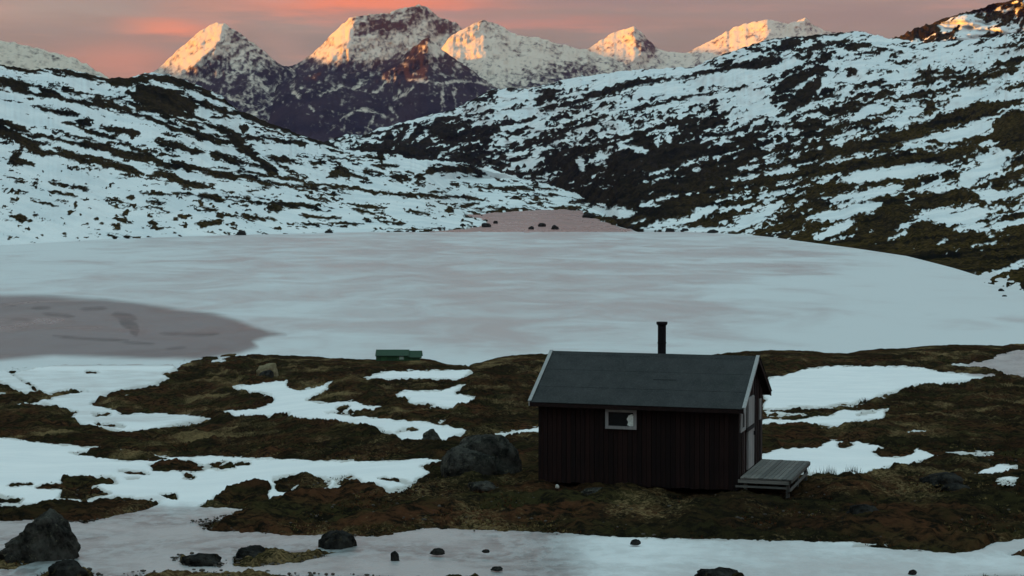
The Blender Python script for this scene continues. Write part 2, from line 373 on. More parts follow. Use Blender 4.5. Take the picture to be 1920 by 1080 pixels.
many(FH, D, [(7, [(1010, 210), (1070, 192), (1110, 178), (1170, 163), (1220, 150), (1265, 145)]), (5, [(1265, 146), (1320, 138), (1390, 122), (1440, 115)]), (8, [(1380, 125), (1440, 116), (1470, 112)]),
    (6, [(880, 195), (910, 180), (935, 168)]), (8, [(1005, 200), (1025, 180), (1045, 170)]), (4, [(1190, 205), (1260, 190), (1330, 172), (1410, 163)]), (4, [(1320, 112), (1380, 90), (1440, 75)]),
    (3, [(1440, 72), (1520, 68), (1600, 60)], ), (5, [(1470, 100), (1540, 84), (1600, 76)]), (11, [(1450, 168), (1490, 150), (1530, 135), (1550, 124)]), (13, [(1495, 185), (1515, 172), (1540, 150)]),
    (9, [(1470, 205), (1520, 185)]), (8, [(1585, 92), (1630, 84)]), (5, [(1600, 165), (1660, 152)]), (4, [(1480, 240), (1560, 220), (1620, 198), (1700, 182), (1780, 168)]), (6, [(1770, 170), (1830, 150), (1900, 132)]),
    (4, [(1690, 150), (1760, 145), (1850, 138)]), (6, [(1780, 165), (1800, 140)]), (8, [(1640, 228), (1680, 205)]), (9, [(1735, 210), (1752, 190)]), (6, [(1570, 240), (1600, 225)])])
many(FH, S, [(9, [(1595, 228), (1630, 208), (1660, 202)]), (11, [(1680, 240), (1700, 215), (1730, 205)]), (11, [(1770, 215), (1800, 190), (1830, 180)]), (9, [(1840, 195), (1900, 182)])])
many(FH, D, [(10, [(1440, 312), (1500, 300), (1560, 284), (1640, 270), (1700, 256), (1740, 240), (1790, 220), (1860, 203), (1930, 188)], 17), (14, [(1390, 350), (1480, 330), (1560, 312), (1640, 302), (1720, 298), (1790, 290), (1830, 275)]),
    (22, [(1850, 260), (1900, 230), (1950, 225)]), (16, [(1870, 275), (1930, 262)]), (8, [(1520, 360), (1600, 347), (1700, 334), (1780, 322)]), (16, [(1705, 380), (1760, 378), (1830, 368)]), (10, [(1860, 350), (1930, 320)]),
    (15, [(1700, 400), (1680, 415), (1640, 430)]), (14, [(1500, 430), (1470, 400)]), (12, [(1640, 400), (1700, 375)])])
many(FH, S, [(12, [(1760, 262), (1800, 252), (1840, 238), (1862, 225)]), (5, [(1560, 270), (1580, 268)]), (2.2, [(1535, 308), (1600, 294), (1660, 286)]), (2, [(1740, 283), (1782, 275)]), (4.5, [(1366, 336), (1425, 330)]), (4.5, [(1436, 327), (1500, 314)]),
    (2.6, [(1455, 346), (1512, 334)]), (11, [(1582, 338), (1640, 328), (1720, 320), (1785, 316)]), (15, [(1800, 345), (1835, 325), (1880, 300)]), (7, [(1830, 300), (1900, 288)]), (4, [(1718, 360), (1800, 354)]), (7, [(1840, 372), (1925, 356)]),
    (9, [(1560, 376), (1630, 366), (1695, 350)]), (9, [(1520, 410), (1580, 400), (1650, 384)]), (8, [(1528, 448), (1558, 432), (1600, 418)]), (5, [(1680, 434), (1712, 418), (1750, 402), (1790, 392)]), (14, [(1740, 405), (1790, 410), (1850, 398)]),
    (2.5, [(1665, 450), (1700, 438)]), (7, [(1790, 428), (1850, 418)]), (6, [(1850, 428), (1930, 412)]), (2, [(1815, 466), (1870, 452)]), (2, [(1760, 458), (1775, 448)]), (4, [(1846, 519), (1890, 505), (1930, 488)]),
    (10, [(1375, 425), (1420, 408), (1465, 378)]), (5, [(1490, 390), (1512, 376)]), (9, [(1120, 405), (1150, 398), (1186, 402)], ), (3, [(1232, 378), (1262, 368)]), (5, [(1200, 384), (1222, 378)]), (6, [(1215, 424), (1290, 412), (1345, 388)]),
    (5, [(1205, 430), (1290, 430), (1390, 430)]), (2, [(1218, 330), (1258, 316)]), (2, [(1276, 312), (1300, 304)])])
many(FH, D, [(3, [(1480, 446), (1560, 458), (1640, 468), (1740, 486), (1800, 500)]), (9, [(1840, 536), (1870, 528), (1930, 520)]), (4, [(1100, 406), (1140, 412), (1190, 420)]), (4, [(1190, 415), (1215, 404)]), (2, [(1250, 431), (1275, 431)])])
FH.fat = 1.25
many(FH, D, [(2.5, [(905, 399), (960, 394), (1020, 391), (1092, 390)]), (3, [(1090, 396), (1105, 404), (1135, 411), (1170, 422), (1205, 430)]), (4, [(1085, 398), (1105, 405)]), (2, [(870, 402), (895, 408), (912, 413)]), (1.6, [(700, 432), (780, 431), (850, 430), (885, 424)])])
# ---- left hill
many(FH, D, [(3.5, [(0, 122), (40, 130), (75, 138)]), (6, [(42, 129), (90, 128), (130, 134), (175, 146), (215, 150)]), (9, [(200, 152), (235, 152), (285, 146)]), (12, [(-20, 154), (30, 160), (80, 172), (115, 180)], 6),
    (6, [(95, 160), (150, 170), (190, 176), (235, 190)], 4), (7, [(110, 185), (180, 192), (250, 208), (300, 224), (330, 238)]), (4, [(60, 198), (110, 210), (150, 216)]), (5, [(235, 190), (300, 212), (340, 226), (380, 240)]),
    (18, [(245, 172), (290, 185), (330, 195), (360, 205)]), (9, [(285, 145), (330, 152), (390, 174), (425, 192), (440, 206)], 5), (9, [(300, 165), (340, 182), (370, 200)])])
many(FH, S, [(5, [(-20, 130), (30, 137), (70, 150), (92, 158)], 2), (3, [(0, 164), (25, 170)]), (2, [(52, 166), (76, 171)]), (2, [(90, 164), (115, 165)]), (9, [(128, 158), (160, 164), (195, 172), (215, 182)], 6), (3, [(240, 165), (252, 170)]),
    (5, [(284, 160), (320, 162), (370, 180), (420, 200), (450, 213)], 4), (2.5, [(395, 174), (420, 184)]), (9, [(378, 200), (400, 208), (420, 212)], 4), (2.5, [(68, 138), (88, 144)]), (2, [(130, 178), (170, 190)]), (2.2, [(230, 197), (300, 222), (330, 236)]),
    (2, [(335, 240), (400, 258)]), (1.8, [(345, 215), (400, 240)])])
many(FH, D, [(3, [(172, 165), (174, 166)]), (6, [(395, 220), (450, 214), (500, 230), (560, 252), (610, 268), (640, 282)], 5), (6, [(370, 192), (400, 200), (435, 215)], 4), (5, [(340, 212), (380, 226), (410, 242), (450, 252)]), (4.5, [(440, 258), (500, 259), (560, 266), (572, 268)]),
    (9, [(453, 240), (462, 242)]), (6, [(300, 230), (350, 246), (400, 262), (440, 270)]), (10, [(425, 255), (450, 268), (465, 285)]), (7, [(460, 280), (485, 300), (515, 324)]), (3, [(500, 292), (535, 315), (560, 328)]),
    (4, [(500, 296), (540, 300), (565, 306)]), (8, [(-20, 226), (30, 238), (55, 248)], 4), (9, [(-20, 238), (20, 252), (55, 272), (85, 292)]), (7, [(80, 290), (110, 284), (150, 298), (190, 304), (240, 316), (275, 332)]), (6, [(40, 280), (20, 300), (65, 308)], 4),
    (3, [(30, 252), (80, 256), (130, 267), (200, 282)]), (2.5, [(100, 250), (160, 260), (215, 270)]), (5, [(135, 268), (180, 274), (230, 288), (290, 302), (320, 312)], 7), (3.5, [(140, 236), (180, 250), (215, 262), (265, 284), (300, 300)]), (6, [(145, 231), (172, 229)]),
    (6, [(190, 240), (230, 246), (262, 254)]), (3, [(116, 228), (140, 232)]), (6, [(290, 265), (340, 276), (385, 286)]), (6, [(392, 288), (430, 298), (465, 306)]), (4, [(460, 304), (500, 312), (520, 320)]), (6, [(300, 302), (340, 312), (400, 325), (450, 331), (480, 333)]),
    (2, [(385, 314), (430, 316)]), (2.5, [(440, 320), (480, 326)]), (4, [(465, 340), (510, 345), (560, 350), (600, 356), (620, 362)]), (3, [(470, 325), (520, 332), (560, 338), (600, 352)]), (6, [(275, 330), (315, 330), (345, 345), (398, 350)]), (2, [(465, 357), (505, 352)]),
    (2, [(262, 362), (300, 363), (370, 366)]), (5, [(372, 366), (400, 370), (420, 376)]), (3, [(400, 372), (450, 378), (500, 380)]), (6, [(500, 390), (530, 390)]), (4, [(505, 382), (560, 384), (620, 392)]), (4, [(372, 376), (380, 386)]), (3, [(580, 372), (630, 374)]),
    (5, [(575, 270), (560, 268)]), (2, [(560, 290), (600, 294), (640, 297)]), (4, [(640, 297), (700, 297), (718, 300)]), (6, [(712, 288), (718, 306)]), (3, [(695, 308), (745, 313)]), (2.5, [(580, 303), (640, 303)]), (5, [(585, 306), (605, 307)]), (8, [(618, 330), (636, 318), (656, 330)]),
    (3, [(655, 324), (695, 338)]), (4, [(678, 318), (718, 330)]), (3, [(720, 332), (770, 335), (800, 325)]), (2, [(735, 325), (775, 325)]), (6, [(795, 324), (820, 317), (870, 317), (910, 325)]), (5, [(778, 342), (795, 335)]), (3, [(560, 345), (650, 350), (700, 360), (740, 364)]),
    (3.5, [(725, 365), (790, 367), (880, 371), (915, 376)]), (2, [(800, 362), (840, 360)]), (2, [(580, 366), (640, 366)]), (3, [(575, 335), (560, 330)]), (3, [(845, 347), (880, 345)]), (3.8, [(878, 350), (930, 354), (985, 352), (1000, 357)]), (8, [(838, 398), (850, 390)]), (3, [(850, 392), (900, 380)]),
    (2, [(860, 392), (970, 391)]), (3, [(660, 392), (700, 398), (720, 400)]), (3, [(640, 382), (720, 390)]), (3, [(760, 395), (812, 402)]), (3, [(885, 398), (908, 408)]), (2.5, [(1000, 352), (1045, 358)]), (2, [(985, 380), (1035, 380)]), (3, [(1072, 377), (1110, 378)]),
    (2, [(1020, 393), (1110, 386)]), (2, [(950, 371), (1060, 365)]), (2, [(25, 342), (50, 342)]), (2.2, [(95, 342), (130, 349)]), (3.5, [(130, 348), (170, 357)]), (4, [(25, 362), (38, 364)]), (2, [(10, 358), (20, 355)]), (2.2, [(92, 359), (145, 367)]), (2.5, [(18, 374), (32, 376)]),
    (2, [(55, 377), (110, 385)]), (2, [(105, 376), (125, 378)]), (4, [(127, 397), (132, 398)]), (2, [(140, 385), (143, 386)]), (3, [(238, 370), (252, 371)]), (2, [(205, 375), (212, 375)]), (2, [(272, 376), (310, 382)]), (2.4, [(213, 387), (232, 388)]), (2, [(250, 389), (300, 394), (325, 399)]),
    (4, [(234, 397), (242, 397)]), (6, [(28, 407), (48, 412)]), (3, [(62, 405), (72, 406)]), (2.6, [(177, 409), (184, 410)]), (6, [(218, 410), (238, 412)]), (2, [(158, 420), (166, 420)]), (2, [(186, 419), (194, 419)]), (3.5, [(213, 421), (226, 424)]), (4, [(282, 416), (294, 419)]),
    (5, [(338, 405), (352, 406)]), (3, [(325, 410), (333, 409)]), (4.5, [(368, 421), (395, 419), (418, 418)]), (3, [(430, 422), (442, 422)]), (5, [(445, 436), (458, 438)]), (2.6, [(232, 445), (244, 445)]), (2, [(116, 438), (126, 440)]), (2, [(12, 448), (24, 444)]), (4, [(428, 364), (436, 364)]),
    (2.6, [(372, 390), (410, 397)]), (4, [(408, 405), (422, 406)]), (3, [(450, 404), (480, 408), (520, 412)]), (3, [(560, 404), (640, 410)]), (3, [(540, 420), (600, 422), (680, 420)]), (3, [(680, 412), (760, 420)])])
near_l = (V > interp(SKY_L, U) - 3) & (U < 1135)
fray = np.where(near_l, 2.6 * streak(U, V, 13, 13, 3.2, 4, 901, .65) + 1.6 * fbm(U / 4.5, V / 2.6, 3, 905), 2.6 * streak(U, V, -15, 15, 3.4, 4, 903, .65) + 2.2 * fbm(U / 4.5, V / 2.8, 3, 906))
slv = np.where(near_l, streak(U, V, 13, 34, 3.0, 3, 908), streak(U, V, -15, 36, 3.4, 3, 909))
FH.F = FH.F + fray + np.where(FH.F < 0, np.where(near_l, 5.5, 5.5 - 4.5 * sstep(dn, .6, 1.1)), -4.5) * sstep(slv, 0.42, 0.72)

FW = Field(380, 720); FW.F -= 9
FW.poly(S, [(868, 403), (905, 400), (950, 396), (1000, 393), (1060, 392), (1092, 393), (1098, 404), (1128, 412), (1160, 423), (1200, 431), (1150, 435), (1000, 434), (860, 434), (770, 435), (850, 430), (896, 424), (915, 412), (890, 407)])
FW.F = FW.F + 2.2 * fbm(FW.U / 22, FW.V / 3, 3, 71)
# ------------------------------------------------------------------ terrain meshes
def hillside(name, sky, base, dtop, dbot, us, nrow, power, field, mat, relief, seed, warm=None, back=250.0, nang=0, lakefoot=False, snowfn=None, drape=None, ridges=None, shore=False):
    u = us[None, :]; tt = np.linspace(0, 1, nrow)[:, None]
    vt = interp(sky, us)[None, :] + 0.8 * fbm(us[None, :] / 9, us[None, :] * 0 + seed, 4, seed) * (2.2 if ridges is None else 2.2)
    vb = interp(base, us)[None, :]
    Vg = vt + (vb - vt) * tt; Ug = np.broadcast_to(u, Vg.shape)
    Dt = interp(dtop, us)[None, :]
    Db = dbot(us)[None, :]
    Dg = Dt + (Db - Dt) * tt ** power
    if shore:
        ws = sstep(Ug, 780, 900); Dg = (1 - ws) * Dg + ws * (shore_depth(Vg) - 150 * sstep(-Vg, -385, -360))
    px = Dg / FPX
    wu = Ug + 2.6 * vnoise(Ug / 9, Vg / 5, seed + 3); wv = Vg + 1.5 * vnoise(Ug / 8, Vg / 4, seed + 4)
    F = field.get(wu, wv) if snowfn is None else snowfn(Ug, Vg)
    if ridges is not None: Dg = Dg + ridges(Ug, Vg) * px
    rx, rz = ray(Ug, Vg)
    # broken ground: bare patches stand proud and lumpy, snow lies smooth
    bare = np.clip(-F / 3, 0, 1)
    edge = np.clip(tt * 14, 0, 1) * np.clip((1 - tt) * 18, 0, 1)
    up = (relief[0] * fbm(Ug / relief[2], Vg / (relief[2] * .45), 4, seed + 9) + relief[1] * bare * (0.4 + fbm(Ug / 7, Vg / 4, 3, seed + 11))) * px * edge
    if ridges is None and not shore:
        Dg = Dg * (1 + 0.010 * fbm(Ug / 60, Vg / 18, 3, seed + 21) * edge)
    if shore: up = up - 1.4 * sstep(FW.get(Ug, Vg), -2, 2)
    P = np.stack([rx * Dg, Dg, rz * Dg + up], -1)
    # the back of the hill, falling away behind the skyline
    rows = []
    for k, (dy, dz) in enumerate(((back, 0.10), (back * 3, 0.45), (back * 6, 1.0))):
        q = P[0].copy(); q[:, 1] += dy; q[:, 0] += dy * rx[0]; q[:, 2] -= (q[:, 2] + 30) * dz; rows.append(q)
    foot = P[-1].copy(); foot[:, 2] -= 0.01 * foot[:, 1]; foot[:, 1] -= 0.5
    P = np.concatenate([np.stack(rows[::-1]), P, foot[None]])
    pad = lambda a: np.concatenate([np.repeat(a[:1], 3, 0), a, a[-1:]])
    Wm = np.zeros_like(F) if warm is None else warm(Ug, Vg)
    o = grid_object(name, P, mat, {'snow': pad(F), 'warm': pad(Wm)})
    return o

def dlake(base, cap):
    return lambda us: shore_depth(interp(base, us))

BASE_L = [(-900, 520), (-60, 463), (0, 461), (100, 455), (200, 449), (400, 442), (600, 437), (760, 434), (860, 433), (1160, 433)]
o = hillside('hill', SKY_L, BASE_L, [(-900, 800), (0, 1150), (300, 1300), (600, 1550), (900, 1720), (1000, 1740), (1075, 1620), (1115, 1490), (1160, 1440)],
             dlake(BASE_L, 2250), u_axis(-60, 1158, 1.7, -900, 1158), 190, 0.85, FH, M_hill, (1.6, 2.6, 40), 101, shore=True,
             warm=lambda u, v: 0.35 + 0.5 * sstep(v, 250, 400))
tag(o, 'snow-covered hillside streaked with bare ground, sloping down from the left to the far shore', kind='structure')
SKY_R = [(560, 275), (600, 268), (622, 262), (650, 250), (665, 254), (690, 250), (712, 240), (760, 228), (800, 218), (840, 208), (868, 198), (880, 188), (900, 178), (925, 166), (960, 165), (990, 166), (1010, 163), (1040, 154), (1080, 144), (1120, 140), (1160, 134), (1220, 129),
         (1300, 126), (1330, 112), (1360, 100), (1400, 88), (1430, 76), (1460, 71), (1500, 68), (1550, 65), (1580, 60), (1608, 57), (1630, 63), (1660, 70), (1700, 76), (1740, 80), (1800, 76), (1860, 70), (1920, 58), (1990, 48), (2400, 20), (3000, -20)]
BASE_R = [(560, 300), (700, 308), (800, 322), (900, 338), (1000, 352), (1040, 362), (1075, 374), (1100, 386), (1115, 394), (1135, 404), (1160, 420), (1200, 431), (1300, 435), (1400, 440), (1450, 445), (1500, 452), (1600, 465), (1700, 480), (1740, 490), (1790, 503), (1835, 517), (1845, 530), (1880, 537), (1920, 545), (1990, 565), (2400, 640), (3000, 720)]
o = hillside('hill', SKY_R, BASE_R, [(560, 3000), (900, 2800), (1300, 2400), (1600, 2150), (1920, 1750), (3000, 1200)],
             dlake(BASE_R, 2450), u_axis(560, 1990, 1.7, 560, 3000), 270, 0.8, FH, M_hill, (3.0, 4.2, 46), 202,
             warm=lambda u, v: np.clip(0.15 + sstep(u + 2.2 * v, 1900, 2500) + 0.3 * sstep(u, 1400, 1800), 0, 1))
tag(o, 'rocky mountainside patched with snow, rising on the right of the frozen lake', kind='structure')

# sunlit hill crest at the upper right
SKY_C = [(1640, 96), (1680, 72), (1700, 62), (1730, 50), (1762, 38), (1790, 28), (1830, 18), (1862, 8), (1890, 2), (1925, -10), (1990, -28), (2600, -90)]
BASE_C = [(1640, 108), (2000, 110), (2600, 60)]
def snow_c(u, v):
    n = streak(u, v, -28, 20, 8, 4, 301); n2 = streak(u, v, -20, 8, 4, 3, 302)
    top = v - interp(SKY_C, u); F = 9 * (0.15 + 0.8 * n + 0.35 * n2)
    F = np.where(top < 5, F - 7, F); F = F - 9 * np.exp(-(((u - 1752) / 26) ** 2 + ((v - 62) / 14) ** 2)) - 7 * np.exp(-(((u - 1870) / 26) ** 2 + ((v - 28) / 15) ** 2)) - 6 * sstep(-u, -1730, -1690)
    return np.clip(F + 6 * np.exp(-(((u - 1810) / 30) ** 2 + ((v - 48) / 16) ** 2)), -9, 9)
o = hillside('hill', SKY_C, BASE_C, [(1640, 2650), (2600, 2300)], lambda us: us * 0 + 2450., u_axis(1640, 1990, 1.8, 1640, 2600), 70, 1.0, FH, M_hill, (4, 4, 40), 303, snowfn=snow_c,
             warm=lambda u, v: u * 0 + 0.8)
tag(o, 'hill crest in the last pink sunlight at the upper right', kind='structure')

# ---- mountains
def ridge_fn(rs, base=400.0):
    """each ridge is a crest line in the view with a slope to its left and its right"""
    def f(u, v):
        R = np.full(np.shape(u), base, float)
        for (pts, kl, kr, kd) in rs:
            vv = [p[1] for p in pts]; uu = [p[0] for p in pts]
            order = np.argsort(vv); vv = np.array(vv)[order]; uu = np.array(uu)[order]
            w = 4 * fbm(v / 14, v * 0 + kl * 3, 3, 7)
            cu = np.interp(v, vv, uu) + w; d = u - cu
            below = np.maximum(v - vv.max(), 0) * kd
            R = np.minimum(R, np.where(d < 0, -d * kl, d * kr) + below)
        return R + 8 * fbm(u / 26, v / 22, 5, 55, .55) + 3.5 * fbm(u / 6, v / 7, 3, 56)
    return f
def mnt(name, label, sky, base_v, d0, d1, u0, u1, snowfn, ridges, seed, step=1.9, rows=110, back=500):
    us = np.arange(u0, u1 + step, step)
    base = base_v if isinstance(base_v, list) else [(u0, base_v), (u1, base_v)]
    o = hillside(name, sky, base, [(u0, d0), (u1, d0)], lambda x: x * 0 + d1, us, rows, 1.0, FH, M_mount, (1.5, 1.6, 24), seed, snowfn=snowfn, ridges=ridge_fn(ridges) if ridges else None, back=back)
    return tag(o, label, kind='structure')
def msnow(ang, lx, ly, fn, seed, k=1.0):
    def f(u, v):
        n = streak(u, v, ang, lx, ly, 5, seed, .62); n2 = fbm(u / 5, v / 5, 3, seed + 5)
        return np.clip(9 * (fn(u, v) + k * (0.55 * n + 0.55 * n2)), -9, 9)
    return f
GS = lambda u, v, a, b, su, sv: np.exp(-(((u - a) / su) ** 2 + ((v - b) / sv) ** 2))
def trace(fn, rows):
    """thin snow gullies and ledges on a face"""
    def f(u, v):
        F = fn(u, v)
        for (w, pts) in rows:
            for i in range(len(pts) - 1):
                d, _ = Field._seg(u + 3 * fbm(u / 7, v / 7, 3, 3), v + 3 * fbm(u / 7, v / 7, 3, 4), pts[i], pts[i + 1]); F = np.maximum(F, np.clip((w - d) * 2.4 - 1.5 + 4 * fbm(u / 9, v / 9, 3, 5), -9, 2.5))
        return F
    return f
S1 = [(180, 260), (240, 190), (270, 152), (290, 133), (310, 117), (330, 97), (352, 78), (368, 64), (388, 51), (405, 43), (420, 43), (440, 56), (460, 70), (480, 84), (500, 101), (520, 118), (545, 128), (575, 150), (640, 190), (700, 220)]
f1 = trace(msnow(-35, 30, 9, lambda u, v: -0.06 - 0.45 * sstep(v, 85, 150) + 0.75 * sstep(-(u + 0.95 * v), -490, -465) + .25 * GS(u, v, 440, 95, 40, 25), 11),
           [(1.6, [(425, 142), (445, 133), (470, 127), (500, 127)]), (1.3, [(470, 112), (472, 200)]), (1.1, [(424, 105), (426, 140)]), (2.4, [(340, 145), (380, 150), (400, 160)]), (2.6, [(425, 180), (445, 188), (468, 200)]), (1.6, [(482, 150), (495, 162), (502, 168)])])
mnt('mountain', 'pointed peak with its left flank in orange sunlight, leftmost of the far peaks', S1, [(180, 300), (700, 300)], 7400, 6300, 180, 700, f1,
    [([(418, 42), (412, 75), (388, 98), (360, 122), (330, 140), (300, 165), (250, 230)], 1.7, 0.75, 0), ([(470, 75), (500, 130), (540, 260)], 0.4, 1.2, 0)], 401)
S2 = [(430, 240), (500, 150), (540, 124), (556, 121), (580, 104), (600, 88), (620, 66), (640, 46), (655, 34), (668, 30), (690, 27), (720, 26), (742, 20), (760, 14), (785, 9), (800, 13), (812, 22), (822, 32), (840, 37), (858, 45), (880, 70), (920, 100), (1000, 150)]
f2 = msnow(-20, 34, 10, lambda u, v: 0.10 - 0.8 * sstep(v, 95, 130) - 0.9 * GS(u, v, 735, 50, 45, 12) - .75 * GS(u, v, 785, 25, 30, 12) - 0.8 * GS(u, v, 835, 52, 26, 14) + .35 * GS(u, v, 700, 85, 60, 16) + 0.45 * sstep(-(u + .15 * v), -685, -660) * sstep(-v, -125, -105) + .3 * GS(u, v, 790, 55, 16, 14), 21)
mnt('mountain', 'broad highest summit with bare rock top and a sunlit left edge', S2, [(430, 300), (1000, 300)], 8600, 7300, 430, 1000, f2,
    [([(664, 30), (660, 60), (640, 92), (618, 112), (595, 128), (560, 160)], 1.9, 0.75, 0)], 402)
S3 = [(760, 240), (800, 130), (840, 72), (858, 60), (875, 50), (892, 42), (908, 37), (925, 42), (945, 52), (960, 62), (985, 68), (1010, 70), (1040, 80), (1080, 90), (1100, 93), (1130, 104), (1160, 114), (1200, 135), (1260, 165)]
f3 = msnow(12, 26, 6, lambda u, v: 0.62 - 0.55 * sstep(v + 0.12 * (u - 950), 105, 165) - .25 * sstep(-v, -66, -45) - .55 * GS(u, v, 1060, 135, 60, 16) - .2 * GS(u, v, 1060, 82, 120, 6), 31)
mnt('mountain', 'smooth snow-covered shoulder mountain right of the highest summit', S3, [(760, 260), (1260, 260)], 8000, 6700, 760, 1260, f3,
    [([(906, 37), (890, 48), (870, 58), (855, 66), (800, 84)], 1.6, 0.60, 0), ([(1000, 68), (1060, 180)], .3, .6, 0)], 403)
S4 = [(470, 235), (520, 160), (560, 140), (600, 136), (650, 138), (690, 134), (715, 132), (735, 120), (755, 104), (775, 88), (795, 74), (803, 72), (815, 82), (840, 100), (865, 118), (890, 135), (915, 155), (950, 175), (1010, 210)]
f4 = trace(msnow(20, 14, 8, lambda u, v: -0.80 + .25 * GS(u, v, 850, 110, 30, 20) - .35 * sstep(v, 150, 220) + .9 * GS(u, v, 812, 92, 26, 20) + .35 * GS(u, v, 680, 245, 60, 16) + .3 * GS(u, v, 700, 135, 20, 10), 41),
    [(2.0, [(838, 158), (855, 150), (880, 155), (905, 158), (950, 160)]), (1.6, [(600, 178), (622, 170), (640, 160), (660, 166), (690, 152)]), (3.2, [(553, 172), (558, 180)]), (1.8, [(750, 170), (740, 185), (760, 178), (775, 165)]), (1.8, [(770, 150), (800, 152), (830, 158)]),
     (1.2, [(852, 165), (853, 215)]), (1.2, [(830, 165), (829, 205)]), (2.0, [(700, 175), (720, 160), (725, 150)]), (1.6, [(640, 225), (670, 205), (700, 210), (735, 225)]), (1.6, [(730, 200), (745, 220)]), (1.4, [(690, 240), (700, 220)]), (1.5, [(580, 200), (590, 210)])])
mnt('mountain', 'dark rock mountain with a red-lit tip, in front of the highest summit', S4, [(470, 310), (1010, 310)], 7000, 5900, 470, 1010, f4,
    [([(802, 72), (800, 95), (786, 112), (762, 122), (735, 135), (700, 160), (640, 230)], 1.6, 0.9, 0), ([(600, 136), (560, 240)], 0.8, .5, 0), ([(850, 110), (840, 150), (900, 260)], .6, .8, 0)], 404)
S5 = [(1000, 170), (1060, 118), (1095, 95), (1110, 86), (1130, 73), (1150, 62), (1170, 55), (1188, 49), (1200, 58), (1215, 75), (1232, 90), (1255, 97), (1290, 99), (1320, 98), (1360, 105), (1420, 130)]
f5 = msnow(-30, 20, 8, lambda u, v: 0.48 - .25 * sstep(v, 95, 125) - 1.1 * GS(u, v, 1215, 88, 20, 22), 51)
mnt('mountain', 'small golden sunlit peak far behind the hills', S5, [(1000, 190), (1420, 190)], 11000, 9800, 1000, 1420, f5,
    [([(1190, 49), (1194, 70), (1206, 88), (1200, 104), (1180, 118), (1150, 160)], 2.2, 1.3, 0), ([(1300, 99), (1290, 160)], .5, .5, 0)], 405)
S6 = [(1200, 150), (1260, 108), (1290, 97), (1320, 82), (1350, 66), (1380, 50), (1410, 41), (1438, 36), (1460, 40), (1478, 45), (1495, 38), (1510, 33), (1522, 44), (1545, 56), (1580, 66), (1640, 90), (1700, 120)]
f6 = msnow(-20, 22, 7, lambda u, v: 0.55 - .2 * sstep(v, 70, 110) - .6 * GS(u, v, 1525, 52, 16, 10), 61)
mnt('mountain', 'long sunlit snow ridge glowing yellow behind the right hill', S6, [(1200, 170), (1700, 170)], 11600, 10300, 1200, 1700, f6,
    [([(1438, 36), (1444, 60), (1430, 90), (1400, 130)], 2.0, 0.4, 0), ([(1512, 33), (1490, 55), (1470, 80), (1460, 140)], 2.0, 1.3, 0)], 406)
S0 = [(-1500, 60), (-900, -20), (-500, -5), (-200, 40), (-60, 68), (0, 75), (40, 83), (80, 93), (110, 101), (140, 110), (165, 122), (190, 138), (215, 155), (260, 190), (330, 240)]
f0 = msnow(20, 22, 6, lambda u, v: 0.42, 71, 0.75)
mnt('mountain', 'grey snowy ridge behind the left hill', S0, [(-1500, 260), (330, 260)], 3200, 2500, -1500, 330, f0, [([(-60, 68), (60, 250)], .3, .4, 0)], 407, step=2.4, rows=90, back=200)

# added ridge, unseen at the left: keeps the low sun off all but tops
ys = np.linspace(-1500, 16000, 300); h_pts = [(-1500, 265), (0, 270), (1500, 300), (2740, 338), (3292, 368), (4500, 450), (6000, 540), (7387, 628), (7752, 634), (8900, 768), (10500, 950), (12029, 1120), (13000, 1280), (16000, 1550)]
prof = [(-900, -25), (-500, .25), (-250, .65), (-90, .92), (0, 1.0), (80, .93), (300, .6), (600, .2), (900, -25)]
rows = []
for off, k in prof:
    hh = interp(h_pts, ys) + 14 * fbm(ys / 400, ys * 0 + 1, 3, 8)
    zz = hh * k if k > 0 else hh * 0 - 25
    rows.append(np.stack([-0.45 * ys - 1150 + off * (1 + ys / 9000), ys, zz + 12 * fbm(ys / 260, ys * 0 + off / 100, 4, 9) * (0 if k == 1 else 1)], -1))
P = np.stack(rows[::-1])
o = grid_object('sun_block_ridge', P, M_mount, {'snow': 9 * (0.1 + fbm(P[..., 0] / 120, P[..., 1] / 200, 4, 12)), 'warm': P[..., 0] * 0})
tag(o, 'long snowy ridge added out of view on the left to shade the valley', kind='structure')

# valley floor under everything
gp = np.array([[[-30000., 60000., LAKE_Z - 12], [30000., 60000., LAKE_Z - 12]], [[-30000., -3000., LAKE_Z - 12], [30000., -3000., LAKE_Z - 12]]])
o = grid_object('ground', gp, M_heath, {}); tag(o, kind='structure')

# ------------------------------------------------------------------ the frozen lake
FT = Field(380, 720); FT.F -= 9
FT.poly(S, [(-400, 548), (0, 555), (100, 556), (200, 562), (300, 573), (400, 589), (455, 603), (500, 619), (535, 627), (505, 631), (475, 640), (482, 650), (450, 662), (380, 673), (300, 674), (100, 666), (0, 676), (-400, 684)])
FM = Field(540, 700); FM.F -= 9
many(FM, S, [(3, [(60, 578), (95, 577)]), (2, [(0, 571), (30, 573)]), (3, [(150, 580), (200, 578)]), (5, [(210, 590), (240, 592), (255, 598)]), (9, [(225, 600), (250, 612), (255, 628)]), (2.4, [(100, 630), (170, 636), (240, 638)]), (2, [(0, 615), (60, 612)]), (3, [(300, 625), (370, 628), (410, 626)]), (2, [(230, 642), (290, 645)]), (2, [(310, 655), (350, 651)]), (3, [(80, 588), (140, 594)]), (2, [(20, 600), (60, 598)])])
us = u_axis(-60, 1980, 4, -1600, 3600, 60)
vs = np.concatenate([np.arange(383, 470, 1.3), np.arange(470, 760, 3)])
Ug, Vg = np.meshgrid(us, vs); rx, rz = ray(Ug, Vg); Dg = np.where(Vg > 432, LAKE_Z / rz, shore_depth(Vg))
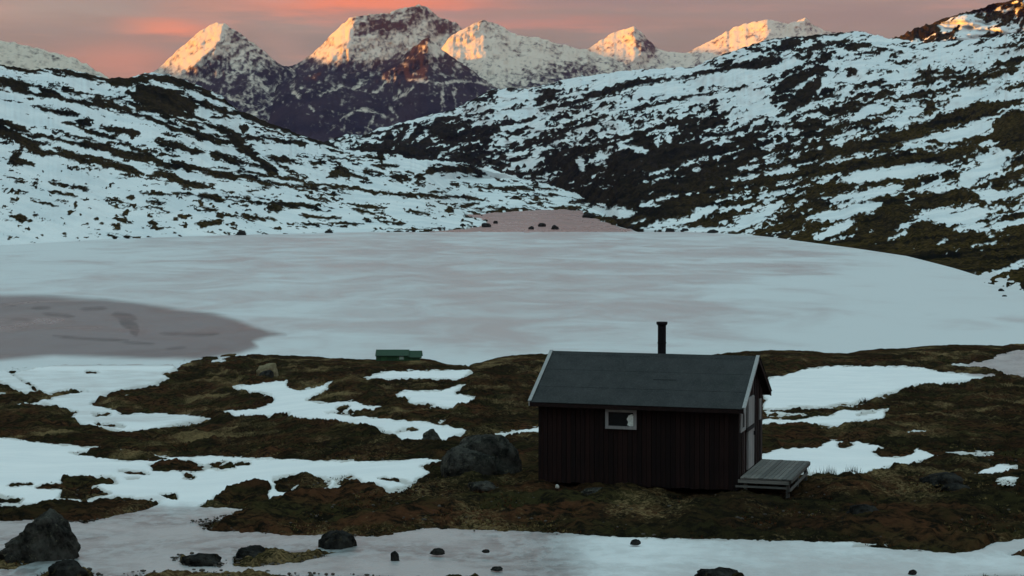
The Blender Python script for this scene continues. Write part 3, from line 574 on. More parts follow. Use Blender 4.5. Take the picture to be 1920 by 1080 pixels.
fr = 0.55 * sstep(-Ug, -420, 0) * sstep(-Vg, -560, -480) + 0.50 * sstep(Ug, 1250, 1750) + 0.35 * sstep(Vg, 590, 660) + 0.9 * sstep(Vg, 672, 690) * sstep(-Ug, -420, -320) - 0.25 * GS(Ug, Vg, 950, 500, 350, 60) - 0.75 * GS(Ug, Vg, 1500, 505, 90, 10) - 0.4 * GS(Ug, Vg, 1440, 470, 120, 12)
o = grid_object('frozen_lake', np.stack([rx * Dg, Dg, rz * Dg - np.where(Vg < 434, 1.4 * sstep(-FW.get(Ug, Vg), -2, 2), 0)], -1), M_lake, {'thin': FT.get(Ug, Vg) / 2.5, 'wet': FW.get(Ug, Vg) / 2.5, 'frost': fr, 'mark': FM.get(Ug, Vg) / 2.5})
tag(o, 'large frozen lake with pinkish grey ice', kind='structure')

# ------------------------------------------------------------------ near ground: heath mounds and snow patches
FG = Field(620, 1130); FG.F -= 9
for s, pts in [
    (S, [(20, 700), (60, 688), (120, 680), (320, 676), (335, 690), (308, 700), (318, 708), (280, 722), (230, 730), (185, 745), (172, 757), (215, 766), (228, 775), (300, 773), (360, 776), (402, 785), (330, 795), (262, 806), (238, 808), (150, 794), (132, 782), (146, 772), (90, 758), (30, 757), (100, 746), (60, 722)]),
    (S, [(-80, 690), (8, 692), (30, 704), (68, 733), (40, 735), (0, 717), (-80, 712)]), (S, [(-80, 738), (0, 735), (38, 742), (0, 745), (-80, 748)]),
    (S, [(432, 723), (480, 718), (541, 711), (537, 723), (562, 731), (600, 722), (626, 714), (604, 735), (576, 748), (592, 752), (640, 753), (668, 750), (682, 758), (722, 762), (700, 768), (660, 770), (612, 772), (680, 779), (740, 785), (800, 789), (882, 806), (860, 816), (828, 826), (788, 826), (752, 823), (736, 812), (700, 800), (650, 792), (600, 787), (535, 783), (542, 775), (510, 780), (440, 780), (418, 769), (480, 765), (510, 755), (508, 740), (470, 733)]),
    (S, [(682, 706), (720, 695), (760, 693), (880, 692), (886, 697), (858, 712), (800, 709), (722, 711)]),
    (S, [(740, 739), (760, 731), (820, 731), (872, 719), (856, 736), (892, 744), (878, 757), (850, 765), (806, 760), (812, 757), (762, 756), (768, 747), (748, 746)]),
    (S, [(924, 811), (960, 806), (1030, 795), (1030, 808), (950, 815)]),
    (S, [(-80, 812), (0, 818), (60, 826), (160, 836), (200, 836), (250, 846), (330, 855), (400, 852), (480, 856), (600, 860), (700, 862), (800, 856), (828, 862), (788, 870), (808, 885), (780, 904), (722, 916), (700, 905), (650, 898), (620, 912), (580, 920), (512, 935), (470, 948), (480, 962), (560, 985), (640, 1000), (700, 1001), (800, 986), (880, 990), (1000, 993), (1100, 998), (1250, 1005), (1400, 1007), (1500, 1010), (1600, 1011), (1700, 1020), (1820, 1022), (1870, 1012), (1930, 1003), (2060, 995), (2060, 1140), (-80, 1140)]),
    (S, [(1440, 707), (1480, 700), (1512, 690), (1560, 685), (1640, 684), (1720, 686), (1762, 696), (1830, 700), (1865, 702), (1830, 711), (1780, 718), (1722, 722), (1690, 730), (1640, 745), (1590, 756), (1540, 763), (1480, 763), (1430, 766)]),
    (S, [(1430, 768), (1550, 770), (1530, 775), (1440, 775)]),
    (S, [(1430, 786), (1480, 778), (1560, 777), (1580, 766), (1612, 768), (1662, 764), (1656, 784), (1600, 791), (1570, 798), (1500, 792), (1430, 793)]),
    (S, [(1420, 852), (1462, 838), (1532, 836), (1556, 822), (1600, 825), (1640, 830), (1668, 846), (1722, 839), (1762, 852), (1700, 869), (1642, 878), (1622, 886), (1520, 886), (1420, 868)]),
    (S, [(1826, 886), (1850, 875), (1880, 868), (1905, 869), (1890, 880), (1860, 889)]), (S, [(1868, 893), (1890, 890), (1912, 893), (1898, 899), (1872, 898)]),
    (S, [(1786, 683), (1850, 676), (1870, 664), (1910, 655), (1990, 650), (1990, 712), (1930, 706), (1880, 698), (1850, 686)]),
    (D, [(430, 737), (470, 735), (506, 741), (500, 755), (480, 762), (418, 757)]),
    (D, [(133, 847), (160, 845), (190, 838), (225, 846), (312, 856), (290, 860), (240, 862), (180, 855)]), (D, [(282, 872), (300, 863), (356, 862), (392, 874), (365, 883), (330, 880), (290, 880)]), (D, [(396, 864), (434, 864), (441, 874), (410, 877), (380, 872)]),
    (D, [(66, 909), (110, 903), (118, 896), (150, 892), (212, 893), (218, 904), (176, 906), (206, 923), (160, 935), (106, 932), (116, 916), (72, 913)]),
    (D, [(-80, 925), (0, 925), (45, 932), (40, 941), (0, 941), (-80, 940)]), (D, [(-80, 946), (0, 945), (100, 940), (168, 940), (190, 929), (252, 930), (302, 940), (268, 954), (214, 964), (160, 976), (98, 970), (0, 975), (-80, 975)]),
    (D, [(374, 946), (402, 930), (440, 912), (490, 903), (508, 908), (502, 935), (545, 928), (600, 920), (640, 910), (700, 905), (740, 917), (800, 890), (1000, 900), (1000, 990), (880, 990), (800, 985), (700, 1001), (600, 998), (550, 1000), (480, 994), (392, 990), (356, 975), (400, 964), (470, 951), (440, 949)]),
    (D, [(512, 893), (560, 888), (622, 895), (612, 910), (560, 922), (520, 918)]), (D, [(618, 895), (655, 888), (676, 900), (630, 903)]), (D, [(300, 924), (332, 923), (336, 934), (310, 931)]),
    (D, [(325, 1045), (342, 1036), (380, 1040), (434, 1048), (415, 1058), (345, 1056)]), (D, [(434, 1044), (455, 1027), (490, 1021), (514, 1034), (640, 1030), (560, 1050), (480, 1058), (438, 1056)]),
    (D, [(-80, 1030), (0, 1020), (40, 1045), (90, 1040), (30, 1062), (-80, 1066)]), (D, [(70, 1072), (110, 1055), (130, 1050), (170, 1068), (200, 1085), (60, 1090)]), (D, [(200, 1085), (260, 1070), (400, 1068), (560, 1074), (700, 1078), (900, 1078), (1010, 1085), (1000, 1140), (200, 1140)]),
    (D, [(1300, 1082), (1330, 1070), (1385, 1072), (1400, 1085), (1380, 1100), (1300, 1100)]), (D, [(1600, 1018), (1700, 1010), (1860, 1010), (1840, 1026), (1800, 1032), (1720, 1027)]), (D, [(1890, 1035), (1990, 1020), (1990, 1038), (1930, 1040)]), (D, [(1790, 1080), (1850, 1072), (1940, 1076), (1930, 1100), (1790, 1100)]),
    (D, [(-80, 736), (40, 735), (95, 745), (60, 755), (0, 753), (-80, 756)]), (D, [(60, 745), (100, 735), (130, 729), (162, 732), (130, 738), (90, 744)])]:
    FG.poly(s, pts)
many(FG, D, [(2, [(228, 883), (282, 886)]), (4, [(344, 887), (364, 893)]), (1.6, [(235, 895), (262, 894)]), (2.5, [(440, 867), (470, 866)]), (2.5, [(14, 906), (60, 904)]), (2, [(740, 808), (780, 802)]), (2.5, [(588, 750), (596, 746)]), (3, [(632, 768), (652, 762)]), (2.5, [(1440, 768), (1510, 771), (1560, 767)]), (5, [(1430, 779), (1500, 780), (1570, 764)]),
    (4, [(1570, 832), (1600, 832)]), (5, [(1640, 846), (1680, 850), (1712, 844)]), (2, [(1610, 775), (1640, 770)]), (1.8, [(710, 894), (740, 896), (768, 902)]), (1.5, [(160, 697), (185, 698)]), (2, [(170, 777), (205, 775)]), (2, [(180, 793), (235, 798)]), (3, [(1400, 1096), (1500, 1090)])])
many(FG, S, [(2, [(1694, 810), (1712, 806), (1752, 808)]), (1.2, [(1775, 846), (1860, 845)]), (1.6, [(930, 812), (960, 815)]), (1.4, [(540, 916), (560, 905)]), (4, [(510, 915), (515, 930)]), (1.4, [(825, 788), (838, 787)]), (2.5, [(620, 915), (640, 905)]), (1.4, [(1850, 885), (1900, 872)]), (1.5, [(1790, 682), (1840, 684)])])

SKY_G = [(-900, 684), (-60, 684), (300, 684), (318, 684), (335, 680), (352, 668), (380, 661), (410, 658), (440, 658), (480, 661), (520, 664), (560, 668), (610, 674), (660, 677), (700, 678), (790, 676), (815, 680), (836, 690), (850, 693), (880, 693), (900, 686), (930, 676), (960, 670), (1000, 667), (1060, 668), (1150, 674),
         (1300, 673), (1340, 668), (1390, 662), (1440, 660), (1515, 660), (1545, 664), (1590, 666), (1610, 661), (1640, 657), (1700, 655), (1735, 648), (1790, 645), (1850, 646), (1880, 648), (1900, 642), (1930, 642), (1990, 638), (2900, 610)]
PR = [(600, 280), (640, 243), (660, 222), (680, 206), (700, 184), (738, 142), (774, 109), (800, 91), (830, 75), (845, 68), (860, 63), (885, 55), (905, 50.6), (918, 49), (960, 44.5), (1000, 40.3), (1080, 34), (1150, 30)]
PL = [(600, 287), (640, 246), (684, 213), (700, 202), (760, 161), (800, 134), (830, 104), (860, 80), (890, 65), (918, 56), (960, 46.8), (1000, 41), (1080, 34), (1150, 30)]
def ground_depth(u, v):
    k = sstep(np.asarray(u, float), 250, 800)
    return interp(PL, v) * (1 - k) + interp(PR, v) * k
BUMPS = [(570, 690, 170, 16, .9), (640, 740, 90, 14, .7), (950, 700, 70, 18, 1.0), (1700, 760, 180, 18, .7), (1750, 900, 160, 20, .25), (380, 745, 130, 14, .6), (600, 960, 120, 14, .12), (1600, 665, 200, 10, .5)]
def ground(u, v, parts=False):
    """world point of the bare ground seen at (u, v)"""
    u = np.asarray(u, float); v = np.asarray(v, float); Dd = ground_depth(u, v)
    rx, rz = ray(u, v); return rx * Dd, Dd, rz * Dd
def gpt(u, v): return Vector([float(a) for a in ground(u, v)])

us = u_axis(-60, 1980, 1.9, -900, 2900, 30); nrow = 265
vt = interp(SKY_G, us)[None, :] + 1.0 * fbm(us[None, :] / 11, us[None, :] * 0, 4, 31)
tt = np.linspace(0, 1, nrow)[:, None]; Vg = vt + (1125 - vt) * tt; Ug = np.broadcast_to(us[None, :], Vg.shape)
gx, gy, gz = ground(Ug, Vg); px = gy / FPX
# outlines fray: the sampled point wanders a little
wu = Ug + 4.0 * fbm(Ug / 14, Vg / 7, 3, 511); wv = Vg + 1.7 * fbm(Ug / 12, Vg / 5, 3, 512)
F = FG.get(wu, wv) + 1.4 * fbm(gx / 0.55, gy / 1.1, 4, 513) * np.clip(px * 60, .6, 1.2)
edge = np.clip(tt * 25, 0, 1)
near = np.clip(px / 0.0145, 0.6, 3.0)
lump = fbm(gx / 1.5, gy / 2.6, 4, 514); fine = fbm(gx / 0.4, gy / 0.7, 3, 515) * np.clip(1.6 - near * .5, .15, 1)
broad = fbm(gx / 9, gy / 14, 3, 516)
fine2 = fbm(gx / 0.14, gy / 0.22, 3, 517) * np.clip(1.5 - near * .6, 0, 1)
zh = gz + edge * (0.20 * lump * near ** .5 + 0.08 * fine + 0.03 * fine2 + 0.10 * broad) * sstep(-F, -2, 5) - 0.05 - px * 3.0
body = sstep(-F, 0.0, 7.0)                      # mounds swell away from the snow's edge
zh = zh + edge * px * (2.2 * sstep(-F, -1.5, 2.5) + 3.0 * body) - px * 4.0 * sstep(F, 0, 4) * 1.0
# flat shelf for the cabin
cab = GS(Ug, Vg, 1230, 905, 210, 26)
P = np.stack([gx, gy, zh], -1)
def back_rows(P):
    rows = []
    for dy, dz in ((9, .35), (20, 1.2), (60, 9.0)):
        q = P[0].copy(); q[:, 1] += dy; q[:, 0] *= (q[:, 1] / P[0][:, 1]); q[:, 2] = np.minimum(P[0][:, 2] - dz, P[0][:, 2]); rows.append(q)
    return np.concatenate([np.stack(rows[::-1]), P])
o = grid_object('ground', back_rows(P), M_heath, {}); tag(o, 'dark brown heath ground with low mounds in front of the lake', kind='structure')
GROUND_OBJ = o
# snow surface: a little thick in the middle of a patch, diving under the heath at its edge
drift = 0.12 * fbm(gx / 2.6, gy / 4.4, 4, 518) + 0.10 * broad
zs = gz - 0.05 + px * (2.0 * np.clip(F / 3, -1.6, 1.0) - 0.8) + np.where(F > 0, edge * drift * np.clip(F / 8, 0, 1) * 0.5, 0)
icy = 0.95 * sstep(Vg + 14 * fbm(Ug / 90, Vg / 20, 3, 77), 925, 975) * (1 - 0.40 * sstep(Ug, 950, 1150)) + 0.55 * sstep(-Vg, -812, -790) * sstep(-Ug, -470, -400) * sstep(Vg, 686, 698) * 0.8 + 1.0 * sstep(-Vg, -692, -680) * sstep(-Ug, -470, -300)
icy = icy + 0.9 * sstep(Ug, 1790, 1830) * sstep(-Vg, -715, -700) + 0.35 * GS(Ug, Vg, 700, 795, 200, 20)
zs = np.where(edge < 1, np.minimum(zs, gz - 0.05 + px * 1.2), zs)
o = grid_object('snow', np.stack([gx, gy, zs], -1), M_snow, {'icy': icy, 'depth': F}, keep=(F > -3.0)); tag(o, 'patches of snow and grey ice lying between the heath mounds', kind='structure')

# ------------------------------------------------------------------ ground cover: heather and dry grass tufts
rng = np.random.default_rng(5)
N = 62000
tv = 1112 - (1112 - 668) * rng.random(N) ** 0.75; tu = rng.uniform(-90, 2010, N)
ok = tv > interp(SKY_G, tu) + 2; tu, tv = tu[ok], tv[ok]
Ft = FG.get(tu, tv) + 1.5 * rng.standard_normal(len(tu)); dens = fbm(tu / 40, tv / 18, 3, 90)
in_cab = (tu > 1003) & (tu < 1440) & (tv > 840) & (tv < 916 + (tu - 1010) * .034)
ok = (Ft < -1.2) & (rng.random(len(tu)) < 0.55 + 0.6 * dens) & ~in_cab; tu, tv = tu[ok], tv[ok]
gx, gy, gz = ground(tu, tv); n = len(tu)
K = 6
size = rng.uniform(0.02, 0.075, n) * np.clip(gy / 60, 0.8, 1.5)
base = np.stack([gx, gy, gz - 0.05], -1)[:, None, :]
ang = rng.uniform(0, 2 * np.pi, (n, K)); lean = rng.uniform(0.5, 1.5, (n, K)); ln = size[:, None] * rng.uniform(.6, 1.3, (n, K))
wd = size[:, None] * rng.uniform(.10, .22, (n, K))
root = base + np.stack([np.cos(ang), np.sin(ang), ang * 0], -1) * (size[:, None] * .45)[..., None]
tip = root + np.stack([np.cos(ang) * np.sin(lean) * ln, np.sin(ang) * np.sin(lean) * ln, np.cos(lean) * ln + 0.02], -1)
side = np.stack([-np.sin(ang), np.cos(ang), ang * 0], -1) * wd[..., None]
tri = np.stack([root - side, root + side, tip], 2).reshape(-1, 3)
me = bpy.data.meshes.new('heather'); nt = n * K
me.vertices.add(nt * 3); me.vertices.foreach_set('co', tri.astype(np.float32).ravel())
me.loops.add(nt * 3); me.loops.foreach_set('vertex_index', np.arange(nt * 3, dtype=np.int32))
me.polygons.add(nt); me.polygons.foreach_set('loop_start', np.arange(0, nt * 3, 3, dtype=np.int32)); me.update(calc_edges=True)
def flat(name, c, rough=0.9, spec=0.2):
    def f(t, b):
        n_ = t.noise(t.obj(), 4.0, 4, .6)
        return {'Base Color': t.mix(t.ss(n_, .3, .7), [x * .7 for x in c], [x * 1.25 for x in c]), 'Roughness': rough, 'Specular IOR Level': spec}
    return material(name, f)
for nm, c in (('heather_dark', (0.010, 0.009, 0.006)), ('heather_russet', (0.062, 0.022, 0.009)), ('heather_olive', (0.036, 0.033, 0.009)), ('dry_grass', (0.17, 0.12, 0.05))):
    me.materials.append(flat(nm, c, 1.0, 0.05))
pat = fbm(gx / 2.5, gy / 6, 3, 93) + 0.35 * rng.standard_normal(n)
mi = np.where(pat < -0.25, 0, np.where(pat < .12, 1, np.where(pat < .55, 2, 3))); mi = np.where((mi == 3) & (rng.random(n) < .45), 0, mi)
me.polygons.foreach_set('material_index', np.repeat(mi, K).astype(np.int32))
o = link(bpy.data.objects.new('heather', me)); tag(o, 'dark heather and dry grass tufts covering the heath', kind='stuff')

# ------------------------------------------------------------------ boulders
def boulder(u, v, wpx, hpx, label, mat, seed, group=None, depth=None, sub=4, rough=.16, cuts=7, pts=None):
    rnd = random.Random(seed)
    c = gpt(u, v)
    if depth: r = ray(u, v); c = Vector((r[0] * depth, depth, r[1] * depth))
    px_ = c.y / FPX; w, h = wpx * px_ / 2, hpx * px_
    bm = bmesh.new(); bmesh.ops.create_icosphere(bm, subdivisions=sub, radius=1.0)
    co = np.array([v_.co[:] for v_ in bm.verts])
    # planar facets: cut the ball with random planes, then roughen
    for k in range(cuts):
        nrm = np.array([rnd.gauss(0, 1), rnd.gauss(0, 1), rnd.gauss(.2, .8)]); nrm /= np.linalg.norm(nrm); d = rnd.uniform(.66, .92)
        s = co @ nrm; co = co - np.outer(np.maximum(s - d, 0) * .85, nrm)
    f = fbm(co[:, 0] * 2.1 + seed, co[:, 1] * 2.1 + co[:, 2] * 1.7, 4, seed); co *= (1 + rough * f)[:, None]
    f2 = fbm(co[:, 0] * 7 + seed, co[:, 2] * 7 + co[:, 1] * 5, 3, seed + 3); co *= (1 + rough * .45 * f2)[:, None]
    co[:, 0] /= max(abs(co[:, 0].min()), co[:, 0].max()); co[:, 2] /= co[:, 2].max()
    z = np.sign(co[:, 2]) * np.abs(co[:, 2]) ** .72 * (h * 1.05); z = np.where(z < 0, z * .35, z)
    y = co[:, 1] * w * .8; x = co[:, 0] * w
    if pts:                                   # profile: height across the width
        k = np.interp(co[:, 0], [p[0] for p in pts], [p[1] for p in pts]); z = np.where(z > 0, z * k, z)
    for i, v_ in enumerate(bm.verts): v_.co = (x[i], y[i], z[i])
    me = bpy.data.meshes.new('boulder'); bm.to_mesh(me); bm.free()
    for p in me.polygons: p.use_smooth = True
    me.materials.append(mat)
    o = link(bpy.data.objects.new('boulder', me)); o.location = (c.x, c.y + w * .55, c.z + (c.y * 0) )
    # keep it seated on the ground although its middle lies further back
    g2 = ground(u, v - 0.001)[2]; o.location.z = c.z + 0.0 * float(g2)
    o.location.z += w * .55 * (c.z / c.y) * 1.0
    tag(o, label, 'boulder', group); return o
boulder(912, 888, 142, 74, 'big dark boulder with mossy top behind the lower grey boulder beside the cabin', M_rock, 3, sub=5, rough=.10, cuts=5)
boulder(878, 892, 110, 54, 'rounded grey boulder in front of the big one left of the cabin', M_rock, 8, sub=5, rough=.09, cuts=4)
boulder(808, 829, 45, 24, 'small upright grey rock on the snow strip left of the big boulders', M_rock, 12)
boulder(58, 1048, 160, 92, 'large pointed lichen-grey boulder at the lower left corner', M_rock, 21, sub=5, rough=.2, pts=[(-1, .4), (-.6, .58), (-.25, .80), (.0, .95), (.35, 1.0), (.7, .8), (1, .5)])
boulder(634, 1026, 82, 33, 'flat-topped dark boulder standing in the ice below the heath', M_rockd, 33)
boulder(740, 1049, 20, 16, 'small pointed stone poking out of the near ice', M_rockd, 35, sub=3)
boulder(820, 1037, 32, 9, 'low dark stone in the near ice right of the small pointed stone', M_rockd, 36, sub=3)
boulder(911, 1035, 16, 5, 'tiny stone barely showing in the ice, right of the low dark one', M_rockd, 37, sub=3)
boulder(932, 1068, 26, 6, 'thin flat stone in the ice near the bottom edge', M_rockd, 38, sub=3)
boulder(1193, 1019, 24, 8, 'small dark stone in the snow below the cabin', M_rockd, 39, sub=3)
boulder(1348, 1083, 92, 17, 'dark rock cut off by the bottom edge below the cabin', M_rockd, 40)
boulder(1712, 1075, 18, 7, 'small dark stone on the snow at the lower right', M_rockd, 41, sub=3)
boulder(1770, 905, 84, 19, 'low dark boulder sunk in the heath right of the deck', M_rockd, 42, cuts=3, rough=.1)
boulder(1796, 918, 56, 12, 'flat dark stone in front of the low boulder right of the deck', M_rockd, 43, cuts=3, rough=.1)
boulder(1620, 965, 70, 20, 'dark stone half buried in the heath below the deck', M_rockd, 44)
boulder(905, 916, 60, 14, 'flat stone in the heath just below the rounded grey boulder', M_rock, 45)
boulder(125, 1076, 84, 26, 'dark rock at the bottom edge right of the large corner boulder', M_rockd, 46)
boulder(470, 1045, 62, 22, 'dark stone at the left end of the gravel spit', M_rockd, 47)
boulder(375, 1056, 86, 20, 'long low dark stone beside the gravel spit', M_rockd, 48)
boulder(1045, 914, 8, 6, 'tiny white stone at the left foot of the cabin wall', flat('white_stone', (.5, .5, .45)), 49, sub=2)
boulder(500, 706, 46, 27, 'pale tan rock slab above a dark stone on the far mound', M_rockp, 50, pts=[(-1, .8), (-.4, .8), (.2, .92), (1, 1)])
boulder(499, 708, 34, 14, 'rounded dark stone below the pale tan slab', M_rockd, 51, sub=3)
boulder(238, 745, 10, 5, 'small pale stone on the dark headland at the inlet', flat('pale_stone', (.4, .4, .36)), 52, sub=2)
boulder(1120, 905 + 20, 70, 10, 'flat bare rock in the grass before the cabin', M_rock, 53)
for (u, v, w, h, lb) in [(996, 430, 11, 6, 'leftmost of the three dark stones in the open water'), (1016, 425, 16, 7, 'middle and highest of the three stones in the open water'), (1040, 430, 16, 8, 'rightmost of the three dark stones in the open water'),
        (929, 419, 10, 5, 'single dark stone at the edge of the far snow'), (912, 426, 18, 8, 'broad dark stone on the far shore left of the open water'), (868, 425, 12, 6, 'dark stone on the far shore among smaller ones'),
        (452, 441, 18, 9, 'dark boulder alone on the left far shore'), (616, 437, 16, 6, 'low dark stone on the far left shoreline'), (1103, 408, 22, 9, 'dark shore rock at the right bank of the open water'), (237, 447, 16, 4, 'flat dark stone on the ice near the left shore'),
        (1184, 427, 16, 5, 'low stones where the open water meets the right shore'), (1256, 434, 20, 6, 'dark stone on the right shore below the snow band'), (1284, 434, 18, 6, 'dark stone next to the one on the right shore'), (1338, 437, 24, 7, 'wide dark rock on the right shore'),
        (1878, 546, 12, 5, 'dark stone on the ice off the right shore'), (1884, 556, 10, 3, 'tiny stone on the ice below the one off the right shore')]:
    boulder(u, v, w, h, lb, M_rockd, int(u), 'stones along the far shore', depth=float(shore_depth(v)), sub=3)

def tri_mesh(name, T, mat):
    me = bpy.data.meshes.new(name); n_ = len(T)
    me.vertices.add(n_ * 3); me.vertices.foreach_set('co', T.reshape(-1).astype(np.float32))
    me.loops.add(n_ * 3); me.loops.foreach_set('vertex_index', np.arange(n_ * 3, dtype=np.int32))
    me.polygons.add(n_); me.polygons.foreach_set('loop_start', np.arange(0, n_ * 3, 3, dtype=np.int32)); me.update(calc_edges=True)
    me.materials.append(mat); return link(bpy.data.objects.new(name, me))
M_twig = flat('bare_twigs', (0.030, 0.022, 0.015), 1.0, 0.0)
for k, (u, v, wpx, hpx, lb) in enumerate([(1490, 884, 60, 20, 'bare twiggy shrub at the snow edge just right of the deck'), (1555, 888, 50, 16, 'low bare shrub at the snow edge, further right of the deck'), (1600, 884, 30, 12, 'smallest bare shrub at the snow edge right of the deck'), (1622, 754, 16, 10, 'tiny dark shrub on the rim of the large snow patch')]):
    c = gpt(u, v); q = c.y / FPX; rg2 = np.random.default_rng(k); n_ = 46
    bx_ = rg2.normal(0, wpx * q / 4, n_); tx = bx_ + rg2.normal(0, 4 * q, n_); hh_ = hpx * q * rg2.uniform(.4, 1.1, n_); yy_ = rg2.normal(0, .15, n_); w_ = .45 * q
    T = np.stack([np.stack([bx_ - w_, yy_, bx_ * 0 - .08], -1), np.stack([bx_ + w_, yy_, bx_ * 0 - .08], -1), np.stack([tx, yy_ + .02, hh_], -1)], 1)
    o = tri_mesh('shrub', T, M_twig); o.location = c; tag(o, lb, 'shrub', 'bare shrubs on the heath')
# pebbles washed out at the foot of the heath
ico = bmesh.new(); bmesh.ops.create_icosphere(ico, subdivisions=1, radius=1.0); ico.verts.ensure_lookup_table()
iv = np.array([v_.co[:] for v_ in ico.verts]); fi = np.array([[v_.index for v_ in f_.verts] for f_ in ico.faces]); ico.free()
rg3 = np.random.default_rng(77); pu = np.concatenate([rg3.uniform(150, 700, 420), rg3.uniform(90, 230, 90), rg3.uniform(360, 480, 110), rg3.uniform(0, 1920, 330)]); pv = np.concatenate([rg3.uniform(1034, 1085, 420), rg3.uniform(970, 992, 90), rg3.uniform(970, 990, 110), rg3.uniform(860, 1010, 330)])
keep_ = FG.get(pu, pv) < 3.5; keep_ &= ~((pu > 1000) & (pu < 1490) & (pv < 922)); pu, pv = pu[keep_], pv[keep_]
ax, ay, az_ = ground(pu, pv); rs_ = rg3.uniform(.012, .05, len(pu)) ** 1.0
T = (iv[None] * rs_[:, None, None] * np.stack([rg3.uniform(.8, 1.6, len(pu)), rg3.uniform(.8, 1.3, len(pu)), rg3.uniform(.4, .8, len(pu))], -1)[:, None, :] + np.stack([ax, ay, az_ - .02], -1)[:, None, :])[:, fi].reshape(-1, 3, 3)
o = tri_mesh('gravel', T, flat('pebbles', (0.075, 0.065, 0.055), 1.0, 0.05)); tag(o, 'small pebbles strewn over the ice edge and the heath', kind='stuff')

# ------------------------------------------------------------------ the cabin
def part(name, bm, mat, parent, loc=None, smooth=False):
    me = bpy.data.meshes.new(name); bm.normal_update(); bm.to_mesh(me); bm.free(); me.materials.append(mat)
    if smooth:
        for p in me.polygons: p.use_smooth = True
    o = bpy.data.objects.new(name, me); link(o, parent)
    if loc is not None: o.location = loc
    return o
def bx(bm, x0, x1, y0, y1, z0, z1, bevel=0.0):
    r = bmesh.ops.create_cube(bm, size=1.0)
    for v_ in r['verts']: v_.co = ((x0 + x1) / 2 + v_.co.x * (x1 - x0), (y0 + y1) / 2 + v_.co.y * (y1 - y0), (z0 + z1) / 2 + v_.co.z * (z1 - z0))
    if bevel: bmesh.ops.bevel(bm, geom=list({e for v_ in r['verts'] for e in v_.link_edges}), offset=bevel, segments=1, affect='EDGES')
def box(*a, **k):
    bm = bmesh.new(); bx(bm, *a, **k); return bm
def prism(pts, y0, y1):
    """polygon in the x-z plane extruded along y"""
    bm = bmesh.new(); A = [bm.verts.new((x, y0, z)) for x, z in pts]; B = [bm.verts.new((x, y1, z)) for x, z in pts]
    bm.faces.new(A); bm.faces.new(B[::-1])
    for i in range(len(pts)): j = (i + 1) % len(pts); bm.faces.new((A[i], B[i], B[j], A[j]))
    bmesh.ops.recalc_face_normals(bm, faces=bm.faces); return bm
def wood(name, c1, c2, rough=.8, sc_=(8, 8, .8), spec=.2):
    def f(t, b):
        co = t.obj(); n = t.noise(t.mapping(co, sc_), 3.0, 6, .65, .3); r = t.new('ShaderNodeObjectInfo').outputs['Random']
        m = t.noise(co, 1.1, 4, .6)
        x = t.mix(t.ss(t.m('ADD', n, t.m('MULTIPLY', t.m('SUBTRACT', r, .5), .35)), .3, .7), c1, c2)
        x = t.mix(t.ss(m, .5, .75, 0, .35), x, [k * .6 for k in c1])
        return {'Base Color': x, 'Roughness': rough, 'Specular IOR Level': spec, 'Normal': t.bump(n, .4, .01)}
    return material(name, f)
M_wall = wood('brown_stained_wood', (0.006, 0.003, 0.003), (0.017, 0.007, 0.006))
M_white = wood('white_paint', (0.24, 0.25, 0.25), (0.34, 0.35, 0.35), .7)
M_gable = wood('weathered_wood', (0.030, 0.022, 0.022), (0.060, 0.046, 0.046))
M_deck = wood('grey_decking', (0.09, 0.094, 0.088), (0.18, 0.18, 0.165), .85, (.8, 8, 8))
M_black = flat('black_metal', (0.004, 0.004, 0.006), .7, .2)
def _felt(t, b):
    co = t.obj(); n = t.noise(co, 2.2, 6, .7); g = t.noise(co, 30, 3, .7); e = t.noise(t.mapping(co, (1, .3, 1)), 1.3, 4, .6)
    x = t.mix(t.ss(n, .3, .7), (0.014, 0.017, 0.018), (0.029, 0.032, 0.033)); x = t.mix(t.ss(g, .45, .75, 0, .6), x, (0.065, 0.07, 0.07)); x = t.mix(t.ss(e, .55, .75, 0, .5), x, (0.016, 0.023, 0.021))
    return {'Base Color': x, 'Roughness': .85, 'Specular IOR Level': .25, 'Normal': t.bump(g, .4, .01)}
M_felt = material('roofing_felt', _felt)
def _glass(t, b):
    return {'Base Color': (0.012, 0.013, 0.014), 'Roughness': 0.15, 'Specular IOR Level': .12}
M_glass = material('window_glass', _glass)
M_cloth = flat('pale_curtain', (0.66, 0.74, 0.70), .9)

TH = math.atan2(1071.0, FPX)                     # the gable wall runs back at this angle
cA = Vector((5.99, 49.0, -7.85))                 # near right corner of the cabin
L_, W_ = 5.51, 3.79
cabin = link(bpy.data.objects.new('cabin', None)); cabin.empty_display_size = .5
# local axes: +x along the long wall to the right, +y back along the gable; origin at the near left corner
lx = Vector((math.cos(TH), -math.sin(TH), 0)); origin = cA - lx * L_
cabin.location = origin; cabin.rotation_euler = (0, 0, -TH)
tag(cabin, 'small dark brown wooden cabin with a black felt roof and one stovepipe', 'cabin')
WH, RZ, OV, EV = 2.27, 3.31, 0.17, 0.25
slope = (RZ - 2.13) / (W_ / 2 + EV)
def roof_z(y): return RZ - abs(y - W_ / 2) * slope - 0.10
